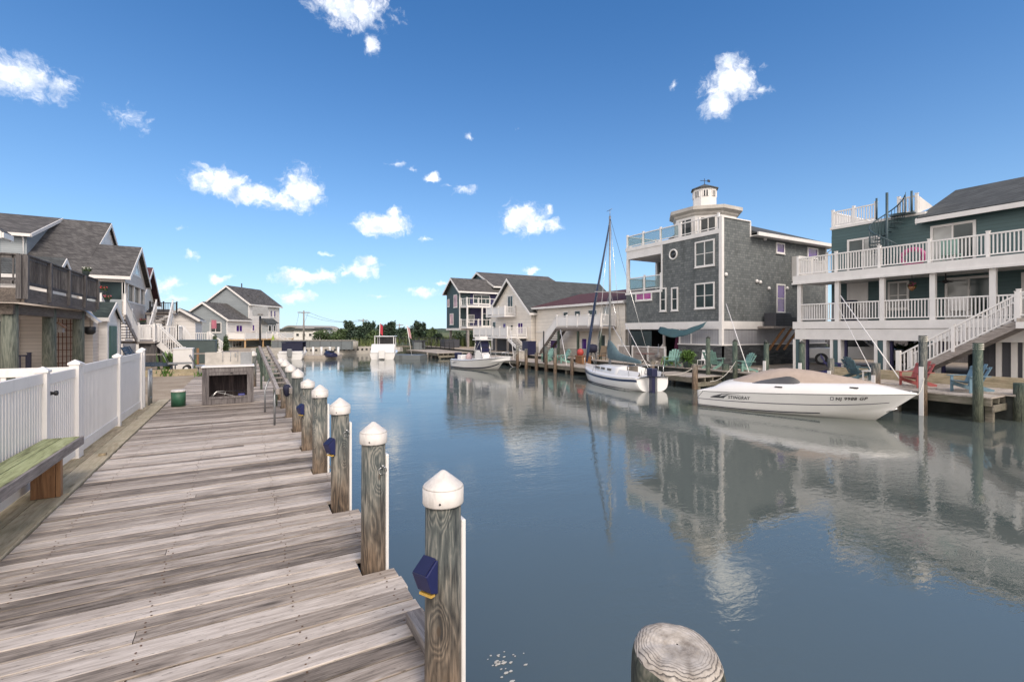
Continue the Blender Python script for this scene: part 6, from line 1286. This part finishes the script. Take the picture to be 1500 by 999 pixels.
for i, (y, c, l) in enumerate(((10.15, (.2, .03, .08), 'hanging basket of dark red flowers under the teal house deck'),)):
    t = thing('hanging_basket', l, 'hanging basket', (26.9, y, 4.1)); MB().lathe([(.04, -.14), (.13, -.04), (.15, .05)], n=12).build('basket', m_brownw, t); leaf(t, (0, 0, .1), (.2, .2, .14), 90, .07, m_leaf, 'leaves'); leaf(t, (0, 0, .15), (.21, .21, .14), 50, .06, paint('basket_flower_%d' % i, c), 'flowers'); MB().tube([(0, 0, .1), (0, 0, .58)], .012, 5).build('chain', m_black, t)
t = thing('deck_chair', 'white deck furniture on the lower deck of the teal house', 'chair', (27.4, 8.6, 2.59)); MB().box(-.25, .25, -.3, .3, .4, .45).build('seat', m_vinyl, t); MB().box(-.29, -.25, -.3, .3, .4, 1.0).build('backrest', m_vinyl, t); MB().box(-.25, -.2, -.3, -.25, 0, .4).box(.2, .25, -.3, -.25, 0, .4).box(-.25, -.2, .25, .3, 0, .4).box(.2, .25, .25, .3, 0, .4).build('legs', m_vinyl, t)
t = thing('deck_chair', 'mint deck chair on the upper deck by the sliding door', 'chair', (27.7, 9.0, 5.08)); MB().box(-.25, .25, -.3, .3, .4, .45).build('seat', mmt, t); MB().box(-.29, -.25, -.3, .3, .4, 1.1).build('backrest', mmt, t); MB().box(-.25, -.2, -.3, -.25, 0, .4).box(.2, .25, -.3, -.25, 0, .4).box(-.25, -.2, .25, .3, 0, .4).box(.2, .25, .25, .3, 0, .4).build('legs', mmt, t)
t = thing('covered_grill', 'dark covered grill on the lower deck at its left end', 'grill', (27.4, 13.2, 2.59)); MB().box(-.3, .3, -.55, .55, .0, .85).prism([(-.3, .85), (.3, .85), (.15, 1.1), (-.2, 1.1)], 'y', -.53, .53).build('cover', m_navy, t, bevel=.05)
# ---------------------------------------------------------------- left yard
t = thing('low_wall', 'low pale timber wall edging the sand yard', 'wall', (-4, 22, 0)); MB().box(-7.5, -1.96, 28.2, 28.35, -.1, .06).box(-7.5, -1.96, 28.9, 29.0, -.1, .2).build('timbers', m_bulk, t, True); tag(MB().box(-4.4, -2.9, 17.9, 18.0, -.069, -.03).build('red_strip', paint('red_strip', (.30, .08, .09), .7)), 'dull red plank lying on the sand', 'plank')
m_steel = paint('lounger_blue', (.05, .075, .11), .5)
def lounger(label, loc, rz):
    t = thing('sun_lounger', label, 'sun lounger', loc, rz, 'loungers in the left yard'); mb = MB()
    for y in (-.3, .3): mb.tube([(-.6, y, .35), (1.2, y, .35)], .03, 6)
    mb.build('frame', m_steel, t); mb = MB()
    for k in range(9): mb.box(-.5+k*.18, -.38+k*.18, -.3, .3, .385, .41)
    mb.build('seat', m_steel, t); mb = MB()
    for k in range(8): u = k/7; mb.bar((-.6-.5*u, -.3, .42+.85*u), (-.6-.5*u, .3, .42+.85*u), .1, .02, (1, 0, .5))
    for y in (-.3, .3): mb.bar((-.58, y, .38), (-1.12, y, 1.32), .04, .05)
    mb.build('backrest', m_steel, t)
    for x in (-.5, 1.1): 
        for y in (-.28, .28): MB().tube([(x, y, .35), (x, y, 0)], .03, 6).build('leg', m_steel, t)
lounger('steel blue sun lounger with raised back beyond the picket fence', (-4.3, 31.3, -.07), R(-15)); lounger('second steel blue lounger, farther back by the stairs', (-4.5, 33.4, -.07), R(-10))
def cart(label, x, y): 
    t = thing('dock_cart', label, 'cart', (x, y, -.07)); MB().box(-.5, .5, -.3, .3, .42, .5).build('bed', m_metal, t)
    for s_ in (-1, 1): w_ = MB().tube([(.3, s_*.3, .18), (.3, s_*.36, .18)], .18, 14).build('wheel', m_black, t); MB().tube([(.3, s_*.361, .18), (.3, s_*.37, .18)], .09, 10).build('rim', m_vinyl, w_)
    MB().tube([(-.5, -.25, .45), (-.75, -.25, 1.0), (-.75, .25, 1.0), (-.5, .25, .45)], .02, 6).build('handle', m_metal, t); MB().tube([(-.4, 0, .42), (-.4, 0, 0)], .03, 6).build('stand', m_metal, t)
cart('grey dock cart with black wheels on the sand', -2.9, 30.8); cart('grey hand cart behind the cleaning box', -1.5, 28.0)
t = thing('rail_fence', 'low brown post and rail fence behind the loungers', 'fence', (-4, 35, 0)); mb = MB()
for x in (-5.2, -3.6, -2.4): mb.box(x-.06, x+.06, 34.94, 35.06, -.1, 1.05)
mb.build('posts', m_brownw, t, True); MB().box(-5.2, -1.4, 34.9, 34.94, .68, .76).build('rail', m_boardx, t, True)
bin_('large grey green spa tub under the cottage porch', -2.7, 39, -.07, 2.2, 1.5, m_ggreen); bin_('tall white locker in the left yard', -2.9, 32.5, -.07, .9, 1.15, m_trim); bin_('grey dock box beside the gangway piling', -.6, 31, 0, .8, .9, m_boardz)
for i, (px, x) in enumerate(((315, 0), (331, 0))):
    p = gp(px, 523, -.07); t = thing('columnar_shrub', ('left trimmed column of green shrub before the grey house', 'right trimmed column of green shrub before the grey house')[i], 'shrub', (p.x, p.y, -.07)); leaf(t, (0, 0, .95), (.26, .26, 1.0), 700, .09, m_leaf, 'foliage'); MB().tube([(0, 0, 0), (0, 0, 1.2)], .06, 6).build('stem', m_bark, t)
p = gp(309, 519, -.07); t = thing('flag', 'red and white flag on a pole before the grey house', 'flag', (p.x, p.y, -.07)); MB().tube([(0, 0, 0), (0, 0, 3.4)], .04, 6).build('pole', m_boardz, t); MB().loft([[(x, .06*math.sin(x*7), z) for z in (2.4, 3.2)] for x in [.04+k*.05 for k in range(9)]], False).build('cloth', paint('flag_red', (.45, .15, .2), .7), t)
p = gt(381, 485, 46); t = thing('basketball_hoop', 'basketball hoop on a tall black pole before the grey house', 'basketball hoop', (p.x, p.y, -.07)); MB().tube([(0, 0, 0), (0, 0, 4.0)], .09, 8).build('pole', m_black, t); MB().box(-.65, .65, -.45, -.4, 3.6, 4.5).build('backboard', m_metal, t); MB().tube([(.23*math.cos(a), -.68+.23*math.sin(a), 3.75) for a in [k*math.pi/8 for k in range(17)]], .02, 5).build('rim', m_rust, t); MB().tube([(0, 0, 3.9), (0, -.4, 4.0)], .05, 6).build('arm', m_black, t)
umbrella('yellow green folded umbrella under the grey house deck', *gt(400, 485, 60).xy, -.1, 1.7, paint('umbrella_lime', (.25, .33, .05), .7))
# ---------------------------------------------------------------- far end
t = thing('seawall', 'long grey sheet seawall with pale rounded end at the canal end', 'seawall', (5, 64, 0)); a = gt(400, 485, 60); b = gt(519, 485, 60); a.z = b.z = .35; MB().bar(a, b, .9, 1.1).build('sheet', m_tin, t, True); MB().bar(a+Vector((0, 0, .58)), b+Vector((0, 0, .58)), 1.0, .1).build('cap', m_concrete, t, True)
d_ = (b-a).normalized(); MB().tube([b+d_*.02+Vector((0, 0, -.5)), b+d_*.02+Vector((0, 0, .5))], .46, 16).build('rounded_end', m_concrete, t, True)
t = thing('floating_dock', 'pale floating dock with short white posts at the far left', 'dock', (*gp(460, 524, WZ).xy, 0)); p, q = gp(447, 525, WZ), gp(497, 525, WZ); MB().bar(p+Vector((0, 0, .18)), q+Vector((0, 0, .18)), 1.6, .35).build('deck', m_dockr, t, True); mb = MB()
for k in range(5): c = p.lerp(q, k/4)+Vector((0, .6, 0)); mb.tube([c, c+Vector((0, 0, 1.2))], .12, 8)
mb.build('posts', m_vinyl, t, True)
t = thing('floating_dock', 'grey modular floating dock beside the white cabin boat', 'dock', (*gp(597, 525, WZ).xy, 0)); p, q = gp(575, 525, WZ), gp(621, 525.5, WZ); MB().bar(p+Vector((0, 0, .2)), q+Vector((0, 0, .2)), 2.2, .45).build('deck', m_tin, t, True)
t = thing('lattice_pier', 'green weathered timber pier behind the floating dock', 'pier', (*gp(600, 518, WZ).xy, 0)); p, q = gp(578, 519, WZ), gp(622, 519, WZ); mb = MB()
for k in range(16): c = p.lerp(q, k/15); mb.box(c.x-.13, c.x+.13, c.y-.1, c.y+.1, WZ-1, .55+.15*math.sin(k*2))
mb.build('piles', m_pileg, t, True); MB().bar(p+Vector((0, 0, 1.0)), q+Vector((0, 0, 1.0)), .3, .2).build('cap_beam', m_beamr, t, True)
t = thing('equipment_shed', 'small grey box shed on the far pier', 'shed', (*gp(612, 519, WZ).xy, 0)); p = gp(613, 519, WZ); MB().box(p.x-.7, p.x+.7, p.y-.5, p.y+.5, -.2, .85).build('body', m_tin, t, True); MB().box(p.x-.85, p.x+.85, p.y-.65, p.y+.65, .852, .95).build('roof', m_dgrey, t, True)
def flag(label, px, x, y, h_, c, tilt): t = thing('flag', label, 'flag', (x, y, -.3)); MB().tube([(0, 0, 0), (tilt, 0, h_)], .035, 6).build('pole', m_vinyl, t); MB().loft([[(tilt*z/h_+u*.55+.03*math.sin(u*9+z), .05*math.sin(u*8+z*3), z-u*.75) for z in (h_-1.0, h_-.5, h_)] for u in [k*.09 for k in range(7)]], False).build('cloth', c, t)
p = gp(566, 520, -.3); flag('red flag on the pole behind the white cabin boat', 566, p.x, p.y+3, 3.3, paint('flag_crimson', (.40, .02, .04), .7), .1); p = gp(603, 520, -.3); flag('striped red and white flag drooping from a slanted pole', 603, p.x, p.y, 3.0, paint('flag_pale', (.5, .28, .3), .7), -.5)
# hangar, low buildings, poles
p = gt(425, 485, 118); t = thing('hangar', 'arched roof hangar far behind the grey house', 'hangar', (p.x, p.y, 0), -R(52)); MB().prism([(4.2*math.cos(a), .6+2.9*math.sin(a)) for a in [math.pi*k/14 for k in range(15)]]+[(-4.2, -.1), (4.2, -.1)], 'y', 0, 14).build('shell', m_concrete, t); MB().prism([(3.8*math.cos(a), .6+2.5*math.sin(a)) for a in [math.pi*k/14 for k in range(15)]]+[(-3.8, 0), (3.8, 0)], 'y', -.1, -.02).build('front', m_bdark, t)
for i, (px, w_, h_, l) in enumerate(((424, 6, 1.4, 'low white building below the arched hangar'), (452, 6.5, 1.5, 'low white boat sheds between the utility pole and the trees'), (468, 2.8, 1.7, 'small white shed right of the low buildings'))):
    p = gt(px, 485, 108); t = thing('low_building', l, 'building', (p.x, p.y, 0), -R(25)); MB().box(-w_/2, w_/2, 0, 5, -.1, h_+.7).build('wall', m_white_s, t); MB().prism([(-w_/2-.3, h_+.7), (w_/2+.3, h_+.7), (w_/2-.5, h_+1.2), (-w_/2+.5, h_+1.2)], 'y', -.3, 5.3).build('roof', m_roofg, t)
    for k in range(int(w_/1.4)): f = MB().box(-w_/2+.5+k*1.4, -w_/2+1.2+k*1.4, -.06, -.002, .9, 1.6).build('window', m_trim, t); MB().box(-w_/2+.57+k*1.4, -w_/2+1.13+k*1.4, -.075, -.061, .97, 1.53).build('pane', m_glass, f)
tops = []
for i, (px, py, t_) in enumerate(((445, 455, 100), (532, 467, 118), (585, 474, 140), (435, 477, 190), (471, 478, 170))):
    p = gt(px, py, t_); t = thing('utility_pole', ('tall utility pole with crossarm left of the trees', 'utility pole rising behind the middle junipers', 'utility pole behind the right junipers', 'distant utility pole behind the hangar', 'distant utility pole by the left trees')[i], 'utility pole', (p.x, p.y, 0)); MB().tube([(0, 0, -.2), (0, 0, p.z)], [.2, .13], 8).build('pole', m_boardz, t); MB().box(-1.2, 1.2, -.08, .08, p.z-.5, p.z-.32).build('crossarm', m_boardz, t); tops.append(Vector((p.x, p.y, p.z-.3)))
t = thing('power_line', 'thin power lines sagging between the utility poles', 'power line', tuple(tops[0])); mb = MB()
for a, b in ((0, 1), (1, 2), (3, 0)):
    for dz in (-.9, .9):
        pts = [tops[a].lerp(tops[b], k/10)+Vector((dz, 0, -1.2*4*(k/10)*(1-k/10))) for k in range(11)]; mb.tube(pts, .022, 4, False)
mb.build('wires', m_black, t, True)
# trees: junipers at the canal end
def juniper(px, py, t_, w_, label, seed, mat=m_jun):
    r_ = random.Random(seed); p = gt(px, py, t_); H = p.z+.2; t = thing('juniper_tree', label, 'tree', (p.x, p.y, -.1), 0, 'trees at the canal end')
    MB().tube([(0, 0, 0), (.1, 0, H*.5), (0, .05, H*.95)], [.16, .09, .02], 7).build('trunk', m_bark, t); cl = []
    for _ in range(26):
        u = r_.random()**.8; rr_ = w_*1.25*(1-u*.8)*r_.uniform(.35, 1); a = r_.uniform(0, 6.28); k = w_*(.36-.17*u); cl.append(((rr_*.75*math.cos(a), rr_*.75*math.sin(a), H*(.05+.84*u)), (k, k, k*r_.uniform(.8, 1.7))))
    for _ in range(4): a = r_.uniform(0, 6.28); cl.append(((w_*.35*math.cos(a), w_*.35*math.sin(a), H*r_.uniform(.78, .9)), (.14*w_, .14*w_, .18*H)))
    cl.append(((0, 0, H*.92), (.10*w_, .10*w_, H*.09)))
    leafcloud(cl, 4200, .18, r_, 1.5).build('crown', mat, t, fixn=False)
J = [(512, 470, 76, 1.9, 'feathery dark juniper near the left of the grove', 1), (500, 484, 72, 1.8, 'lower bushy juniper under the left tall one', 2), (541, 471, 80, 2.2, 'broad dark juniper in the middle left of the grove', 3), (527, 478, 74, 2.0, 'rounded juniper between the two left tall ones', 4), (560, 476, 84, 1.9, 'juniper behind the white cabin boat top', 5), (574, 471, 86, 1.7, 'pointed juniper behind the red flag', 6), (590, 480, 80, 2.0, 'low juniper right of the red flag', 7), (609, 470, 82, 2.2, 'tall spreading juniper right of the striped flag', 8), (621, 473, 86, 1.6, 'slim pointed juniper beside the tall spreading one', 9), (633, 482, 82, 2.0, 'low dark juniper at the right end of the grove', 10), (642, 491, 78, 1.7, 'smallest juniper near the stilt house', 11), (550, 486, 72, 2.0, 'low pale bush juniper before the middle trees', 12), (598, 488, 73, 1.9, 'low pale shrub before the right junipers', 13)]
for a in J: juniper(*a, mat=m_jun2 if a[5] in (2, 12, 13, 10) else m_jun)
for i, (px, w_) in enumerate(((480, 2.0), (470, 1.6), (488, 1.8))): p = gt(px, 492+(i*2), 84); bush(('rounded pale green bush at the left end of the grove', 'leftmost low bush beside the white sheds', 'green bush under the leftmost juniper')[i], (p.x, p.y, -.1), (w_, w_, 1.3+.25*(2-i)), 900, .17, m_jun2, seed=20+i)
for i, (px, w_) in enumerate(((672, 2), (690, 2.2), (712, 2.4))): p = gt(px, 495, 84); bush(('green bush seen through the stilts at the left', 'green bush seen through the stilts in the middle', 'green bush seen through the stilts at the right')[i], (p.x, p.y, -.1), (w_, w_, 1.6), 700, .18, m_jun2, seed=30+i)
r_ = random.Random(11); mb = MB()
for k in range(5200):
    p = gt(r_.uniform(515, 740), 485, r_.uniform(66, 110)); ln = r_.uniform(.5, 1.5); a = r_.uniform(0, 6.28); sd = Vector((math.cos(a), math.sin(a), 0))*.09; o = Vector((p.x, p.y, -.1)); tp = o+Vector((r_.gauss(0, .15), r_.gauss(0, .15), ln)); mb.add([o-sd, o+sd, tp], [(0, 1, 2)])
tag(mb.build('marsh_grass', m_marsh, fixn=False), 'pale green marsh reeds behind the far dock', 'marsh grass', kind='stuff')
mb = MB(); r_ = random.Random(4)
for (a0, a1, dist, hh) in ((-75, 75, 900, 9), (-60, 60, 600, 5)):
    n = 160; fr = []; 
    for i in range(n+1):
        a = R(a0+(a1-a0)*i/n)+YAW*.3; h_ = hh*(.55+.6*abs(mnoise.noise((i*.23, dist, 0)))+.25*r_.random()); c = Vector((math.sin(a)*dist, math.cos(a)*dist, 0)); dd = c.normalized()
        fr.append([tuple(c+Vector((0, 0, -1))), tuple(c+dd*2+Vector((0, 0, h_*.7))), tuple(c+dd*10+Vector((0, 0, h_))), tuple(c+dd*30+Vector((0, 0, h_*.6))), tuple(c+dd*34+Vector((0, 0, -1)))])
    mb.loft(fr, False, False)
tag(mb.build('far_wood', paint('far_wood', (.05, .075, .05), .9, .5, .2)), 'low distant wood along the horizon', 'wood', kind='stuff')
t = thing('iron_fence', 'dark wire fence in front of the marsh and the stilt house', 'fence', (15, 64, 0)); mb = MB(); p, q = gt(585, 485, 62), gt(665, 485, 56)
for k in range(14): c = p.lerp(q, k/13); mb.tube([(c.x, c.y, -.1), (c.x, c.y, 1.35)], .04, 5)
for z in (1.3, .7, .1): mb.tube([(p.x, p.y, z), (q.x, q.y, z)], .02, 4)
for k in range(90): c = p.lerp(q, k/89); mb.tube([(c.x, c.y, .05), (c.x, c.y, 1.3)], .012, 3, False)
mb.build('fence_wire', m_black, t, True)

def line_(label, a, b, sag, r=.014):
    a, b = Vector(a), Vector(b); t = thing('mooring_line', label, 'rope', tuple(a)); MB().tube([a.lerp(b, k/10)-Vector((0, 0, 4*sag*(k/10)*(1-k/10))) for k in range(11)], r, 5).build('rope', m_rope, t, True)
line_('white mooring line from the speedboat bow to the striped piling', (18.25, 6.75, .12), (20.4, 7.35, .5), .12); line_('white mooring line from the speedboat stern to a green piling', (16.6, 13.0, .05), (21.3, 15.2, .6), .25)
line_('mooring line from the sailboat bow to the long dock', (18.85, 23.8, .02), (19.0, 25.6, .1), .1); line_('mooring line from the sailboat stern to the small dock piling', (17.9, 16.6, -.05), (19.6, 16.35, .25), .12)
line_('mooring line from the fishing boat bow to the leftmost grey piling', (16.7, 30.6, .25), (18.85, 32.6, .4), .15)
t = thing('fender', 'white fender hanging between the speedboat and the dock', 'fender', (19.2, 9.6, -.3)); MB().tube([(0, 0, -.3), (0, 0, .25)], .11, 12).build('body', m_vinyl, t); MB().tube([(0, 0, .25), (.3, .1, .7)], .01, 5).build('rope', m_rope, t)
